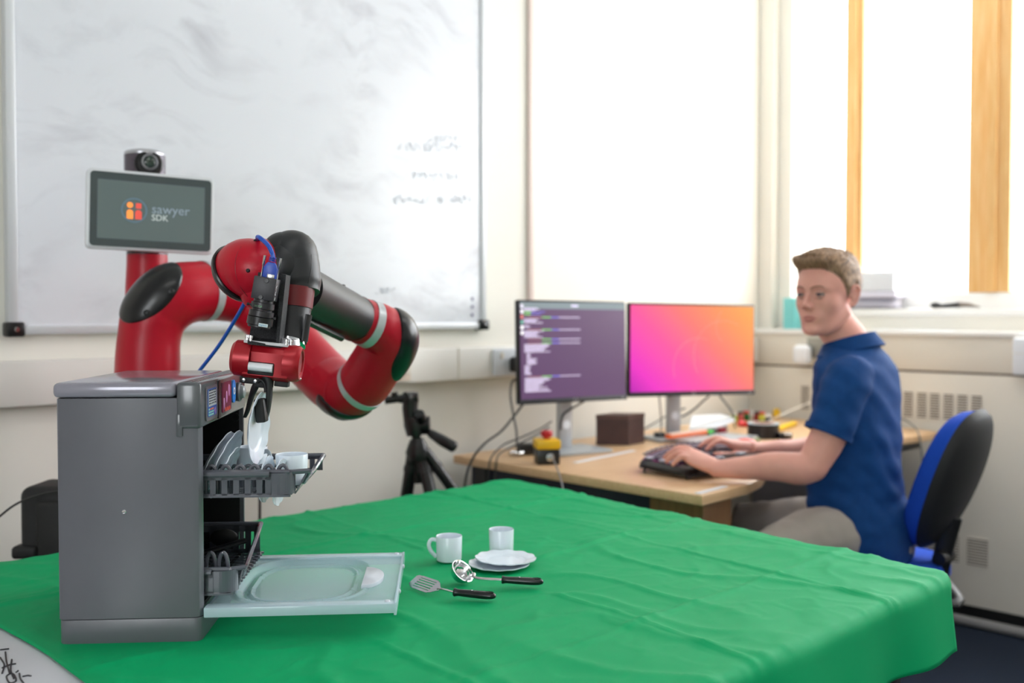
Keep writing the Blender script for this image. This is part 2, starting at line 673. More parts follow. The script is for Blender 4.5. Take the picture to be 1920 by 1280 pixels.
# ================================================================== WHITEBOARD
def whiteboard_mat():
    m = bpy.data.materials.new('smudged_whiteboard')
    m.use_nodes = True
    nt = m.node_tree
    b = nt.nodes['Principled BSDF']
    tc = nt.nodes.new('ShaderNodeTexCoord')
    L = nt.links.new
    # wiped marker haze: warped, stretched noise
    n0 = nt.nodes.new('ShaderNodeTexNoise')
    n0.inputs['Scale'].default_value = 2.2
    n0.inputs['Detail'].default_value = 2
    L(tc.outputs['Object'], n0.inputs['Vector'])
    vm = nt.nodes.new('ShaderNodeVectorMath')
    vm.operation = 'SCALE'
    vm.inputs['Scale'].default_value = 0.42
    L(n0.outputs['Color'], vm.inputs[0])
    add = nt.nodes.new('ShaderNodeVectorMath')
    add.operation = 'ADD'
    L(tc.outputs['Object'], add.inputs[0])
    L(vm.outputs[0], add.inputs[1])
    mp = nt.nodes.new('ShaderNodeMapping')
    mp.inputs['Rotation'].default_value = (0, radians(52), 0)
    mp.inputs['Scale'].default_value = (2.2, 1, 5)
    L(add.outputs[0], mp.inputs['Vector'])
    n1 = nt.nodes.new('ShaderNodeTexNoise')
    n1.inputs['Scale'].default_value = 2.6
    n1.inputs['Detail'].default_value = 9
    n1.inputs['Roughness'].default_value = 0.6
    L(mp.outputs[0], n1.inputs['Vector'])
    n2 = nt.nodes.new('ShaderNodeTexNoise')
    n2.inputs['Scale'].default_value = 2.6
    L(tc.outputs['Object'], n2.inputs['Vector'])
    r1 = nt.nodes.new('ShaderNodeMapRange')
    r1.inputs['From Min'].default_value = 0.48
    r1.inputs['From Max'].default_value = 0.92
    L(n1.outputs['Fac'], r1.inputs['Value'])
    r2 = nt.nodes.new('ShaderNodeMapRange')
    r2.inputs['From Min'].default_value = 0.38
    r2.inputs['From Max'].default_value = 0.66
    L(n2.outputs['Fac'], r2.inputs['Value'])
    mu = nt.nodes.new('ShaderNodeMath')
    mu.operation = 'MULTIPLY'
    L(r1.outputs[0], mu.inputs[0])
    L(r2.outputs[0], mu.inputs[1])
    # darker scribbled cluster near the lower right, lighter elsewhere
    cr = nt.nodes.new('ShaderNodeValToRGB')
    cr.color_ramp.elements[0].color = lin((232, 235, 242))
    cr.color_ramp.elements[1].color = lin((166, 164, 174))
    L(mu.outputs[0], cr.inputs['Fac'])
    L(cr.outputs['Color'], b.inputs['Base Color'])
    b.inputs['Roughness'].default_value = 0.22
    return m


wb = thing('whiteboard', 'large aluminium framed whiteboard with grey wiped marker smudges on the wall', 'whiteboard', (1.47, YB - .03, 1.12))
bx0, bx1, bz0, bz1 = .742, 2.205, 1.125, 2.33
obj('board_surface', MB().box2((bx0 + .01, YB - .022, bz0 + .01), (bx1 - .01, YB - .002, bz1 - .01)), whiteboard_mat(), wb)
for nm, lo, hi in (('left', (bx0, YB - .03, bz0), (bx0 + .022, YB, bz1)), ('right', (bx1 - .022, YB - .03, bz0), (bx1, YB, bz1)),
                   ('bottom', (bx0, YB - .03, bz0), (bx1, YB, bz0 + .02)), ('top', (bx0, YB - .03, bz1 - .02), (bx1, YB, bz1))):
    obj('frame_bar', MB().box2(lo, hi, bev=.004), M['alu'], wb)
for (x, z, s) in ((bx0 + .014, bz0 + .012, 1), (bx1 - .012, bz0 + .012, -1)):
    c = obj('corner_cap', MB().box((x, YB - .018, z), (.04, .038, .034), bev=.006), M['blackp'], wb, label='black plastic corner cap')
    obj('screw', MB().lathe([(0, 0), (.006, 0), (.006, .003), (0, .004)], axis_mat(V((x, YB - .037, z)), (0, -1, 0)), 10), M['steel'], c)
# small stickers beside the right frame, faint marker scribbles
stk = MB()
for k, pz in enumerate((560, 575, 590)):
    p = onY(886, pz, YB - .0235)
    stk.box(p, (.010, .0012, .010), bev=.002)
obj('sticker', stk, mat('sticker_blue_grey', (120, 116, 150), .5), wb)
scr = MB()
rs = random.Random(3)
for (px, py, wpx, k) in ((745, 275, 120, 14), (770, 330, 90, 9), (735, 375, 140, 15), (800, 258, 60, 6), (700, 545, 40, 5), (850, 372, 30, 3)):
    x = px
    for i in range(k):
        pts = []
        for j in range(5):
            pts.append(onY(x + rs.uniform(0, 9) + j * 1.2, py + rs.uniform(-9, 9), YB - .0235))
        scr.tube(pts, .0008, seg=4, smooth=3)
        x += wpx / k
o = obj('marker_scribble', scr, mat('faded_marker', (224, 227, 234), .4), wb, label='faint grey marker scribble')
o['kind'] = 'stuff'

# ================================================================== TABLE AND GREEN CLOTH
TZ = .728
tb = thing('folding_table', 'white topped table hidden under the green cloth, its corner bare at the lower left', 'table', (.95, 1.25, 0))
M['tabletop'] = mat('white_tabletop', (206, 208, 216), .35)
obj('tabletop', MB().prism([(.0, .66), (1.64, .66), (1.685, .685), (1.70, .73), (1.795, 1.80), (1.785, 1.85), (1.75, 1.87), (.0, 1.87)], TZ - .028, TZ, bev=.004), M['tabletop'], tb)
for (x, y) in ((.08, .74), (1.60, .74), (.08, 1.8), (1.72, 1.8)):
    obj('leg', MB().box2((x - .022, y - .022, 0), (x + .022, y + .022, TZ - .028), bev=.003), M['blackp'], tb)
# handwriting on the bare corner of the white top
hw = MB()


def stroke(pp, r=.0011):
    hw.tube([onz(a, b, TZ + .0006) for a, b in pp], r, seg=5, smooth=3)


stroke([(10, 1222), (12, 1240), (18, 1262)])
stroke([(0, 1218), (8, 1217), (17, 1216)])
stroke([(4, 1252), (18, 1246), (30, 1244)])
stroke([(22, 1236), (20, 1256), (26, 1272)])
stroke([(20, 1262), (12, 1268), (18, 1280), (30, 1276), (26, 1264), (20, 1262)])
stroke([(36, 1262), (38, 1272), (44, 1280)])
stroke([(30, 1260), (34, 1257)])
stroke([(42, 1268), (52, 1266), (58, 1267)])
stroke([(0, 1232), (8, 1246), (4, 1262)])
obj('handwriting', hw, mat('black_marker_ink', (40, 40, 48), .5), tb, label='black handwriting on the white top')

CT = TZ + .0045


def cloth_mesh():
    bm = bmesh.new()
    Rr = .04
    E = Rr + .118
    X0 = .455
    Ya, Yb = .66 + Rr, 1.872 - Rr          # inset rectangle, near and far
    nx, ny, ne = 200, 176, 22

    def xr(y):                              # right side of the inset rectangle (slightly splayed)
        return 1.69 - Rr + (y - .66) * .115

    rows = []
    # parameter lines along Y: overhang near, inside, overhang far ; along X: inside, overhang right
    ys = [(-E * (1 - i / ne), 0) for i in range(ne)] + [(0, i / ny) for i in range(ny + 1)] + [(E * (i + 1) / ne, 1) for i in range(ne)]
    xs = [(0, i / nx) for i in range(nx + 1)] + [(E * (i + 1) / ne, 1) for i in range(ne)]

    def drop(e):
        """outward distance and height change for arc length e past the inset edge"""
        a = .022
        f = Rr - a * .6
        if e <= f:
            return e, 0.0
        s = e - f
        L = a * pi / 2
        if s < L:
            th = s / a
            return f + a * sin(th), -a * (1 - cos(th))
        return f + a + (s - L) * .10, -a - (s - L)

    def relief(x, y, out):
        p = V((x, y, 0))
        h = 0
        # pressed fold creases
        for (c, w, amp) in ((.80, .006, .0022), (1.13, .005, .0030), (1.50, .006, .0030), (1.68, .008, .0016)):
            d = x - c - (y - 1.2) * .10 - .006 * noise.noise(V((y * 3, c, 2)))
            h += 1.5 * amp * math.exp(-(d / w) ** 2) * (0.6 + .6 * noise.noise(V((y * 2.1, c * 7, 0)))) + amp * .35 * math.exp(-abs(d) / .05)
        for (c, w, amp) in ((.86, .006, .0020), (1.22, .006, .0026), (1.58, .006, .0028)):
            d = y - c + .006 * noise.noise(V((x * 3, c, 5)))
            h += 1.5 * amp * math.exp(-(d / w) ** 2) * (0.7 + .5 * noise.noise(V((x * 2.1, c * 7, 0)))) + amp * .35 * math.exp(-abs(d) / .05)
        # soft diagonal wrinkles
        q = V((x * 5.5 + y * 2.0, y * 1.6 - x * 1.3, 1.7))
        n1 = noise.noise(q + V((noise.noise(p * 4) * .7, 0, 0)))
        h += .0034 * (1 - abs(n1) * 4.6) ** 2 if abs(n1) < .217 else 0
        q2 = V((x * 3 - y * 9, x * 4 + y * 3, 9.1))
        n2 = noise.noise(q2 * 1.5)
        h += .0010 * max(0, 1 - abs(n2) * 4) ** 2
        h += .0016 * noise.noise(p * 7.0) + .0007 * noise.noise(p * 24)
        q3 = V((x * 16 - y * 6, y * 18 + x * 5, 3.3))
        n3 = noise.noise(q3)
        h += .0010 * max(0, 1 - abs(n3) * 6) ** 2
        h = h * 1.15 + .0025
        # flatten under the toy dishwasher and table things
        return max(h, .0002)

    dwm = (Matrix.Translation(onz(378, 1198, CT)) @ Matrix.Rotation(YAW + radians(4), 4, 'Z')).inverted()
    DISHES = [onz(943, 1060, CT), onz(842, 1050, CT), onz(940, 1036, CT), onz(870, 1092, CT), onz(985, 1098, CT), onz(890, 1122, CT), onz(800, 1110, CT)]
    FL = [(V((-.093, .146, 0)), .12, .175), (V((.10, .146, 0)), .12, .16)]
    for (ey, v) in ys:
        row = []
        for (ex, u) in xs:
            y = Ya + (Yb - Ya) * v
            x = X0 + (xr(y) - X0) * u
            ey_, ex_ = abs(ey), ex
            sy = -1 if ey < 0 else 1
            e = max(ey_, ex_)
            if e > 0:
                # hem depth varies a little
                if ex_ > 0 and ey_ > 0:
                    th = (pi / 4) * (ey_ / ex_) if ey_ < ex_ else pi / 2 - (pi / 4) * (ex_ / ey_)
                    dx, dy = cos(th), sin(th) * sy
                elif ex_ > 0:
                    dx, dy = 1, 0
                else:
                    dx, dy = 0, sy
                o, dz = drop(e)
                tt = max(0, (e - Rr) / (E - Rr))
                along = (x * 1.0 + y * 1.0)
                wave = tt * (.007 * sin(along * 14) + .005 * sin(along * 31 + 1) + .008 * noise.noise(V((along * 6, 0, 0))))
                if ex_ > 0 and ey_ > 0:
                    wave = tt * .012 * sin(atan2(ey_, ex_) * 4)
                X = x + dx * (o + wave)
                Y = y + dy * (o + wave)
                Z = CT + dz + relief(X, Y, 1) * (1 - min(1, tt * 1.5)) + tt * .002 * sin(along * 30)
            else:
                # left edge of the cloth is a free wavy edge on the white top
                X = x + (1 - u) ** 12 * (.03 * noise.noise(V((y * 3, 4, 4))) - .02 * (y - 1.3))
                Y = y
                r = relief(X, Y, 0)
                k = 1.0
                lp = dwm @ V((X, Y, CT))
                for c, hx, hy in FL:
                    dd = max(abs(lp.x - c.x) / hx, abs(lp.y - c.y) / hy)
                    k *= min(1, max(.05, (dd - .93) / .35))
                for dc in DISHES:
                    dd = (V((X, Y, 0)) - V((dc.x, dc.y, 0))).length
                    k *= min(1, max(.15, (dd - .04) / .05))
                r = r * k
                if u < .015:
                    r *= u / .015
                Z = CT + r
            row.append(bm.verts.new((X, Y, Z)))
        rows.append(row)
    for a, b in zip(rows, rows[1:]):
        for i in range(len(a) - 1):
            bm.faces.new((a[i], a[i + 1], b[i + 1], b[i]))
    return bm


M['cloth'] = bpy.data.materials.new('green_cloth')
M['cloth'].use_nodes = True
nt = M['cloth'].node_tree
b = nt.nodes['Principled BSDF']
b.inputs['Base Color'].default_value = lin((0, 162, 100))
b.inputs['Roughness'].default_value = .62
b.inputs['Specular IOR Level'].default_value = .14
tc = nt.nodes.new('ShaderNodeTexCoord')
w = nt.nodes.new('ShaderNodeTexNoise')
w.inputs['Scale'].default_value = 900
nt.links.new(tc.outputs['Object'], w.inputs['Vector'])
bp = nt.nodes.new('ShaderNodeBump')
bp.inputs['Strength'].default_value = .12
bp.inputs['Distance'].default_value = .001
nt.links.new(w.outputs['Fac'], bp.inputs['Height'])
nt.links.new(bp.outputs['Normal'], b.inputs['Normal'])
cl = obj('green_tablecloth', cloth_mesh(), M['cloth'], angle=180)
tag(cl, 'bright green creased cloth draped over the big table', 'tablecloth')
sol = cl.modifiers.new('thickness', 'SOLIDIFY')
sol.thickness = .0012
sol.offset = -1

SURF = CT + .0028      # height that small things rest on

# ================================================================== TOY DISHWASHER
DW, DD, DH = .186, .292, .345
dwo = onz(378, 1198, SURF)
DROT = YAW + radians(4.0)
dw = thing('toy_dishwasher', 'grey plastic toy dishwasher with open clear door and pulled out racks', 'toy dishwasher', dwo, DROT)
dl = dict(local=True)
BZ = .030
# plinth
obj('plinth', MB().prism(rrect(DW, DD, .010, cx=-DW / 2, cy=DD / 2), -.003, BZ - .001, bev=.001), M['toy'], dw, local=True)
# shell: side walls, back(left), bottom; opening faces +X
sh = MB()
T1 = .016
op0, op1 = BZ + .006, DH - .062
sh.prism([(-DW, .008), (-DW + .002, .002), (-DW + .008, 0), (-.010, 0), (-.003, .003), (0, .010), (0, T1), (-DW, T1)], BZ, DH - .021)
sh.box2((-DW, DD - .006, BZ), (-.0, DD, DH - .021))
sh.box2((-DW, .004, BZ), (-DW + .008, DD - .002, DH - .021))
sh.box2((-DW + .004, .004, BZ), (-.004, DD - .002, BZ + .006))
obj('shell', sh, M['toy'], dw, local=True)
tub = MB()
tub.box2((-DW + .009, T1, BZ + .007), (-DW + .012, DD - .007, DH - .03))
tub.box2((-DW + .009, T1 + .0005, BZ + .0065), (-.006, T1 + .002, DH - .06))
tub.box2((-DW + .009, DD - .009, BZ + .0065), (-.006, DD - .0065, DH - .06))
tub.box2((-DW + .009, T1, op1 + .004), (-.010, DD - .007, op1 + .008))
tub.box2((-DW + .009, T1, BZ + .0065), (-.006, DD - .007, BZ + .009))
obj('tub', tub, M['inner'], dw, local=True, smooth=False)
# lid
obj('lid', MB().box2((-DW - .004, -.003, DH - .020), (-.031, DD + .002, DH), bev=.007, seg=4), M['toylid'], dw, local=True)
# control panel block with a notch on the near side
cp = MB()
cp.box2((-.030, -.003, op1), (.002, DD + .002, DH), bev=.005, seg=3)
cp.box2((-.0305, -.0028, op1 - .010), (-.022, .006, op1 + .02), bev=.001)
cpo = obj('control_panel', cp, M['toydark'], dw, local=True, label='glossy grey control strip with stickers')
for yy in (.06, .115, .17, .225):
    pass
rail = MB()
for xx in (-.020, -.013, -.006):
    rail.box2((xx - .001, .004, DH - .0005), (xx + .001, DD - .004, DH + .0008))
obj('top_groove', rail, M['toydark'], cpo, local=True)


# stickers on the panel, facing +X ; local frame: u along Y (depth), v up
def panel_rect(y0, y1, z0, z1, x0, x1, r=.003):
    m = MB()
    pts = rrect(y1 - y0, z1 - z0, r, cx=(y0 + y1) / 2, cy=(z0 + z1) / 2)
    Mx = Matrix(((0, 0, 1, 0), (1, 0, 0, 0), (0, 1, 0, 0), (0, 0, 0, 1)))
    return m.prism(pts, x0, x1, Mx)


pz0, pz1 = op1 + .007, DH - .008
bz_ = obj('display_bezel', panel_rect(.020, .088, pz0, pz1, .0015, .0040, .006), M['toy'], cpo, local=True)
obj('sticker', panel_rect(.028, .080, pz0 + .005, pz1 - .004, .0035, .0045, .003), mat('sticker_blue', (30, 92, 176), .3), cpo, local=True,
    label='blue and grey programme sticker')
lab = panel_rect(.031, .077, pz0 + .019, pz1 - .006, .0040, .0048, .001)
obj('sticker_field', lab, mat('sticker_grey', (176, 182, 188), .4), cpo, local=True)
ink = MB()
rs = random.Random(5)
for c in range(5):
    for r_ in range(6):
        y = .034 + c * .0085
        z = pz0 + .022 + r_ * .0036
        ink.box2((.0046, y, z), (.0052, y + rs.uniform(.003, .006), z + .0017))
obj('sticker_print', ink, mat('sticker_ink', (40, 40, 60), .5), cpo, local=True, label='rows of tiny dark print')
ik2, ik3 = MB(), MB()
for c in range(4):
    for r_ in range(3):
        y = .031 + c * .0078
        z = pz0 + .0065 + r_ * .0038
        (ik3 if (r_ == 2 and c > 0) else ik2).box2((.0043, y, z), (.0050, y + .0052, z + .0022))
obj('sticker_print', ik2, mat('sticker_green_white', (150, 206, 190), .5), cpo, local=True)
obj('sticker_print', ik3, mat('sticker_orange', (226, 112, 66), .5), cpo, local=True)
Mdi = Matrix(((0, 0, 1, .0043), (.7, -.7, 0, .070), (.7, .7, 0, pz0 + .011), (0, 0, 0, 1)))
obj('sticker_print', MB().prism([(-.004, -.004), (.004, -.004), (.004, .004), (-.004, .004)], 0, .0006, Mdi),
    mat('sticker_lilac', (150, 120, 190), .5), cpo, local=True)
obj('panel_divider', panel_rect(.097, .108, op1 + .003, DH - .004, .0015, .0035, .002), M['blackp'], cpo, local=True)
obj('picture_sticker', panel_rect(.122, .182, pz0 + .002, pz1 - .001, .0018, .0032, .002), mat('sticker_maroon', (122, 20, 66), .3, var=.4, vscale=60), cpo,
    local=True, label='dark pink picture sticker')
pk = MB()
for k in range(3):
    y = .133 + k * .017
    z = pz0 + .014 + k * .009
    pk.ell((.0032, y, z), (.0008, .005, .009))
obj('sticker_glow', pk, mat('sticker_pink', (206, 130, 190), .4), cpo, local=True)
pk = MB()
for k in range(3):
    pk.box2((.0030, .138 + k * .013, pz0 + .003), (.0038, .146 + k * .013, pz0 + .008))
obj('sticker_print', pk, mat('sticker_flame', (220, 80, 50), .4), cpo, local=True)
obj('blue_badge', panel_rect(.190, .212, pz0 + .010, pz1 - .002, .0018, .0036, .010), mat('badge_blue', (24, 132, 226), .25), cpo, local=True)
obj('badge_ring', MB().lathe([(.003, 0), (.0055, 0), (.0055, .0008), (.003, .0008)], axis_mat(V((.0034, .201, pz0 + .028)), (1, 0, 0)), 20), M['white'], cpo, local=True)
obj('button_collar', MB().lathe([(.013, 0), (.015, .001), (.0155, .004), (.013, .006), (.0125, .003), (0, .003)], axis_mat(V((.0015, .236, pz0 + .024)), (1, 0, 0)), 32), M['toy'], cpo, local=True)
obj('push_button', MB().lathe([(.011, 0), (.011, .005), (.009, .009), (.005, .011), (0, .0115)], axis_mat(V((.003, .236, pz0 + .024)), (1, 0, 0)), 32), mat('grey_button', (150, 158, 160), .2), cpo, local=True)
# small chrome dot added as a bright spot on the near side
obj('chrome_dot', MB().lathe([(0, .0012), (.0022, .001), (.003, 0)], axis_mat(V((-.100, 0, .173)), (0, -1, 0)), 14), M['chrome'], dw, local=True)
# hinge post on the far side, seen through the opening
obj('socket_hole', MB().lathe([(.004, 0), (.007, 0), (.007, .002), (.004, .002)], axis_mat(V((-.012, DD - .010, op1 - .014)), (0, -1, 0)), 16), M['blackp'], dw, local=True)

# ---- clear door lying open
M['clear'] = bpy.data.materials.new('clear_pale_blue_plastic')
M['clear'].use_nodes = True
nt = M['clear'].node_tree
pb = nt.nodes['Principled BSDF']
pb.inputs['Base Color'].default_value = lin((212, 232, 242))
pb.inputs['Roughness'].default_value = .12
tr_ = nt.nodes.new('ShaderNodeBsdfTransparent')
tr_.inputs[0].default_value = (.9, .98, 1, 1)
mx = nt.nodes.new('ShaderNodeMixShader')
mx.inputs[0].default_value = .38
nt.links.new(tr_.outputs[0], mx.inputs[1])
nt.links.new(pb.outputs[0], mx.inputs[2])
nt.links.new(mx.outputs[0], nt.nodes['Material Output'].inputs[0])
M['clear2'] = M['clear'].copy()
M['clear2'].node_tree.nodes['Mix Shader'].inputs[0].default_value = .66
DX0, DX1 = .002, .259
dz = BZ + .0005
dd0, dd1 = .004, DD + .002
door = thing('x', '', '', (0, 0, 0))
bpy.data.objects.remove(door)


def dz_at(x):
    return dz + x * .004


dm = MB()
NX, NY = 60, 60


def door_h(x, y):
    """height of the door skin: raised frame, shallow oval recess"""
    u = (x - DX0) / (DX1 - DX0)
    v = (y - dd0) / (dd1 - dd0)
    cx, cy = .135, (dd0 + dd1) / 2
    # superellipse recess
    q = (abs((x - .118) / .092) ** 3.2 + abs((y - cy) / .118) ** 3.2) ** (1 / 3.2)
    h = 0
    if q < 1:
        h -= .006 * min(1, (1 - q) / .08)
    elif q < 1.06:
        h += .0015
    q2 = (abs((x - .118) / .074) ** 3.2 + abs((y - cy) / .098) ** 3.2) ** (1 / 3.2)
    if .97 < q2 < 1.03:
        h += .0025
    return h


dbm = bmesh.new()
grid = []
for i in range(NX * 2 + 1):
    r_ = []
    for j in range(NY * 2 + 1):
        x = DX0 + (DX1 - DX0) * i / (NX * 2)
        y = dd0 + (dd1 - dd0) * j / (NY * 2)
        z = dz_at(x) + .008 + door_h(x, y)
        r_.append(dbm.verts.new((x, y, z)))
    grid.append(r_)
for i in range(NX * 2):
    for j in range(NY * 2):
        dbm.faces.new((grid[i][j], grid[i + 1][j], grid[i + 1][j + 1], grid[i][j + 1]))
dobj = obj('door', dbm, M['clear'], dw, local=True, label='translucent pale blue door folded down', angle=60)
sm = dobj.modifiers.new('thickness', 'SOLIDIFY')
sm.thickness = .0016
# frame strips: long side rails and end lip
fr = MB()
Mt = Matrix.Rotation(-math.atan(.004), 4, 'Y')
fr.box2((DX0, dd0 - .001, dz - .003), (DX1, dd0 + .020, dz + .0105), bev=.0015, Mx=Mt)
fr.box2((DX0, dd1 - .022, dz - .004), (DX1, dd1 + .001, dz + .0105), bev=.0015, Mx=Mt)
fr.box2((DX1 - .003, dd0, dz - .006), (DX1 + .001, dd1, dz + .0115), bev=.001, Mx=Mt)
obj('door_frame', fr, M['clear2'], dobj, local=True)
hn = MB()
Mh = axis_mat(V((DX1 - .040, (dd0 + dd1) / 2, dz_at(.23) + .010)), (0, 0, 1))
pts = [(-.010 + .030 * sin(radians(a)), .052 * -cos(radians(a))) for a in range(0, 181, 15)]
hn.prism(pts, -.003, .0035, frame_mat(V((DX1 - .044, (dd0 + dd1) / 2 - .008, dz_at(.23) + .010)), V((1, 0, 0)), V((0, 1, 0)), V((0, 0, 1))), bev=.0012)
M['clearw'] = M['clear'].copy()
M['clearw'].node_tree.nodes['Principled BSDF'].inputs['Base Color'].default_value = lin((228, 232, 242))
M['clearw'].node_tree.nodes['Mix Shader'].inputs[0].default_value = .78
obj('door_handle', hn, M['clearw'], dobj, local=True, label='milky crescent handle')
for (x, y) in ((DX1 - .012, dd0 + .010), (DX1 - .012, dd1 - .011)):
    obj('door_stud', MB().lathe([(0, .0025), (.003, .002), (.0042, 0)], axis_mat(V((x, y, dz_at(x) + .0105)), (0, 0, 1)), 14), M['clearw'], dobj, local=True)
for y in (dd0 + .075, dd1 - .075):
    obj('door_stud', MB().lathe([(0, .004), (.003, .003), (.004, 0)], axis_mat(V((DX1, y, dz_at(DX1) + .006)), (1, 0, 0)), 12), M['clearw'], dobj, local=True)
# ---- racks
def arch(mb, x, y, z, w=.011, h=.026, r=.0028, dirv=(1, 0)):
    pts = []
    for k in range(13):
        a = pi * k / 12
        pts.append(V((x - w * cos(a) * dirv[0], y - w * cos(a) * dirv[1], z + h * .55 + h * .45 * sin(a))))
    pts = [V((pts[0].x, pts[0].y, z))] + pts + [V((pts[-1].x, pts[-1].y, z))]
    mb.tube(pts, r, seg=10)


def slot_wall(mb, p0, p1, z0, z1, n, th=.0022, solid=.25, topr=.004, lean=0.0):
    """wall from p0 to p1 with n slots, rails top and bottom"""
    p0, p1 = V(p0), V(p1)
    d = (p1 - p0)
    L = d.length
    d.normalize()
    nrm = V((-d.y, d.x, 0))
    Mx = frame_mat(p0, d, nrm, V((0, 0, 1)))
    hb = (z1 - z0)
    mb.box2((0, -th / 2, z0), (L, th / 2, z0 + hb * .16), Mx=Mx)
    mb.box2((0, -th / 2, z1 - hb * .26), (L, th / 2, z1), Mx=Mx)
    if n == 0:
        mb.box2((0, -th / 2, z0), (L, th / 2, z1), Mx=Mx)
        return
    pitch = L / n
    bw = pitch * .5
    for i in range(n + 1):
        x = min(max(i * pitch - bw / 2, 0), L - bw)
        mb.box2((x, -th / 2, z0), (x + bw, th / 2, z1), Mx=Mx)


def make_rack(name, x0, x1, y0, y1, z0, zn, zf, label, arches, nslot, dip, far=.012):
    """near wall top zn, far wall top zf, end wall dips in the middle"""
    base = MB()
    # floor: bars along x with gaps
    n = 14
    for i in range(n + 1):
        y = y0 + (y1 - y0) * i / n
        base.box2((x0, y - .0028, z0), (x1 - .004, y + .0028, z0 + .0025))
    for x in (x0 + .004, (x0 + x1) / 2, x1 - .010, x0 + (x1 - x0) * .25, x0 + (x1 - x0) * .75):
        base.box2((x - .003, y0, z0), (x + .003, y1, z0 + .0025))
    rk = obj(name, base, M['rack'], dw, label=label, local=True)
    # near wall with slots and a solid rounded end
    w = MB()
    slot_wall(w, (x0, y0, 0), (x1 - .030, y0, 0), z0, zn, nslot)
    outline = [(x1 - .030, y0)] + [(x1 - .022 + .022 * sin(radians(a)), y0 + .022 - .022 * cos(radians(a))) for a in range(0, 91, 10)]
    outer = outline
    for a, b_ in zip(outer, outer[1:]):
        d = V((b_[0] - a[0], b_[1] - a[1], 0))
        nrm = V((-d.y, d.x, 0)).normalized() * .0022
        w.loft([[V((a[0], a[1], z0 + .002)), V((a[0], a[1], zn)), V((a[0], a[1], zn)) + nrm, V((a[0], a[1], z0 + .002)) + nrm],
                [V((b_[0], b_[1], z0 + .002)), V((b_[0], b_[1], zn)), V((b_[0], b_[1], zn)) + nrm, V((b_[0], b_[1], z0 + .002)) + nrm]])
    obj('near_wall', w, M['rack'], rk, local=True)
    # far wall, taller
    w = MB()
    slot_wall(w, (x0, y1, 0), (x1 + far, y1, 0), z0, zf, nslot + 2)
    obj('far_wall', w, M['rack'], rk, local=True)
    # end wall along y at x1, leaning out, with the dip
    w = MB()
    prof = [(y0 + .022, zn), (y0 + .032, zn - .004), (y0 + .040, dip), (y0 + .055, dip - .003), (y1 - .055, zf - .016), (y1 - .03, zf - .006), (y1 - .012, zf), (y1, zf)]
    prev = None
    rim = []
    rings = []
    for (y, z) in prof:
        t = (z - z0) / max(1e-6, zf - z0)
        xt = x1 + .014 * t
        sh_ = (far - .012) * (y - y0) / (y1 - y0)
        xt += sh_
        rings.append([V((x1 + sh_ - .002, y, z0)), V((x1 + sh_, y, z0)), V((xt, y, z)), V((xt - .002, y, z))])
        rim.append(V((xt, y, z)))
    w.loft(rings)
    obj('end_wall', w, M['rack'], rk, local=True)
    r = MB()
    r.tube([V((x0, y0 - .002, zn)), V((x1 - .032, y0 - .002, zn))], [.0045, .0045], seg=10)
    r.tube([V((x0, y0 + .006, zn + .0015)), V((x1 - .024, y0 + .006, zn + .0015)), V((x1 - .010, y0 + .012, zn)), rim[0]], .0035, seg=8, smooth=3)
    r.tube([p for p in rim], .0036, seg=8)
    r.tube([rim[-1], V((x0, y1, zf))], .0036, seg=8)
    obj('rim', r, M['rack'], rk, local=True)
    for (x, y, hgt, wd) in arches:
        m = MB()
        arch(m, x, y, z0 + .002, w=wd, h=hgt)
        obj('hoop', m, M['rack'], rk, local=True)
    return rk


RZ0 = .187
rack1 = make_rack('upper_rack', -.10, .118, .030, .262, RZ0 - .002, RZ0 + .030, RZ0 + .022, 'pulled out upper rack',
                  [(.004 + k * .0195, .047, .039, .0075) for k in range(-2, 6)] + [(.004 + k * .0195, .105, .030, .0075) for k in range(-2, 6)], 12, RZ0 + .012)
RZ1 = .052
rack2 = make_rack('lower_rack', -.12, .040, .026, .262, RZ1, RZ1 + .032, RZ1 + .048, 'lower rack just inside the opening',
                  [(-.005 + k * .017 - .011, .052, .050, .0065) for k in range(0, 3)] + [(-.05, .052, .050, .0065)], 6, RZ1 + .018, far=-.010)
for z in (RZ0 + .012, RZ1 + .03):
    for ya, yb in ((T1 + .002, T1 + .008), (DD - .013, DD - .009)):
        obj('rack_rail', MB().box2((-.15, ya, z), (-.01, yb, z + .004)), M['inner'], dw, local=True)


# ================================================================== TOY DISHES
def plate_bm(R, h=.006, n=12, th=.0014, scal=.03):
    b = bmesh.new()
    seg = n * 8
    prof = [(0, 0), (.30, 0), (.58, 0.0), (.63, .04), (.68, .28), (.73, .42), (.86, .70), (1.0, 1.0)]

    def rr(k, a):
        s = 1 - scal * (1 - abs(cos(n / 2 * a))) * max(0, (k - .6) / .4)
        return R * k * s
    top, bot = [], []
    for k, z in prof:
        if k == 0:
            top.append([b.verts.new((0, 0, th))])
            bot.append([b.verts.new((0, 0, 0))])
        else:
            t, o = [], []
            for j in range(seg):
                a = 2 * pi * j / seg
                r = rr(k, a)
                zz = z * h + (.0006 * cos(n * a) if k > .8 else 0)
                t.append(b.verts.new((r * cos(a), r * sin(a), zz + th)))
                o.append(b.verts.new((r * cos(a), r * sin(a), zz)))
            top.append(t)
            bot.append(o)
    for rows, flip in ((top, 0), (bot, 1)):
        for i in range(len(rows) - 1):
            A, B = rows[i], rows[i + 1]
            for j in range(seg):
                j2 = (j + 1) % seg
                f = (A[0], B[j], B[j2]) if len(A) == 1 else (A[j], B[j], B[j2], A[j2])
                b.faces.new(tuple(reversed(f)) if flip else f)
    for j in range(seg):
        j2 = (j + 1) % seg
        b.faces.new((top[-1][j], bot[-1][j], bot[-1][j2], top[-1][j2]))
    return b


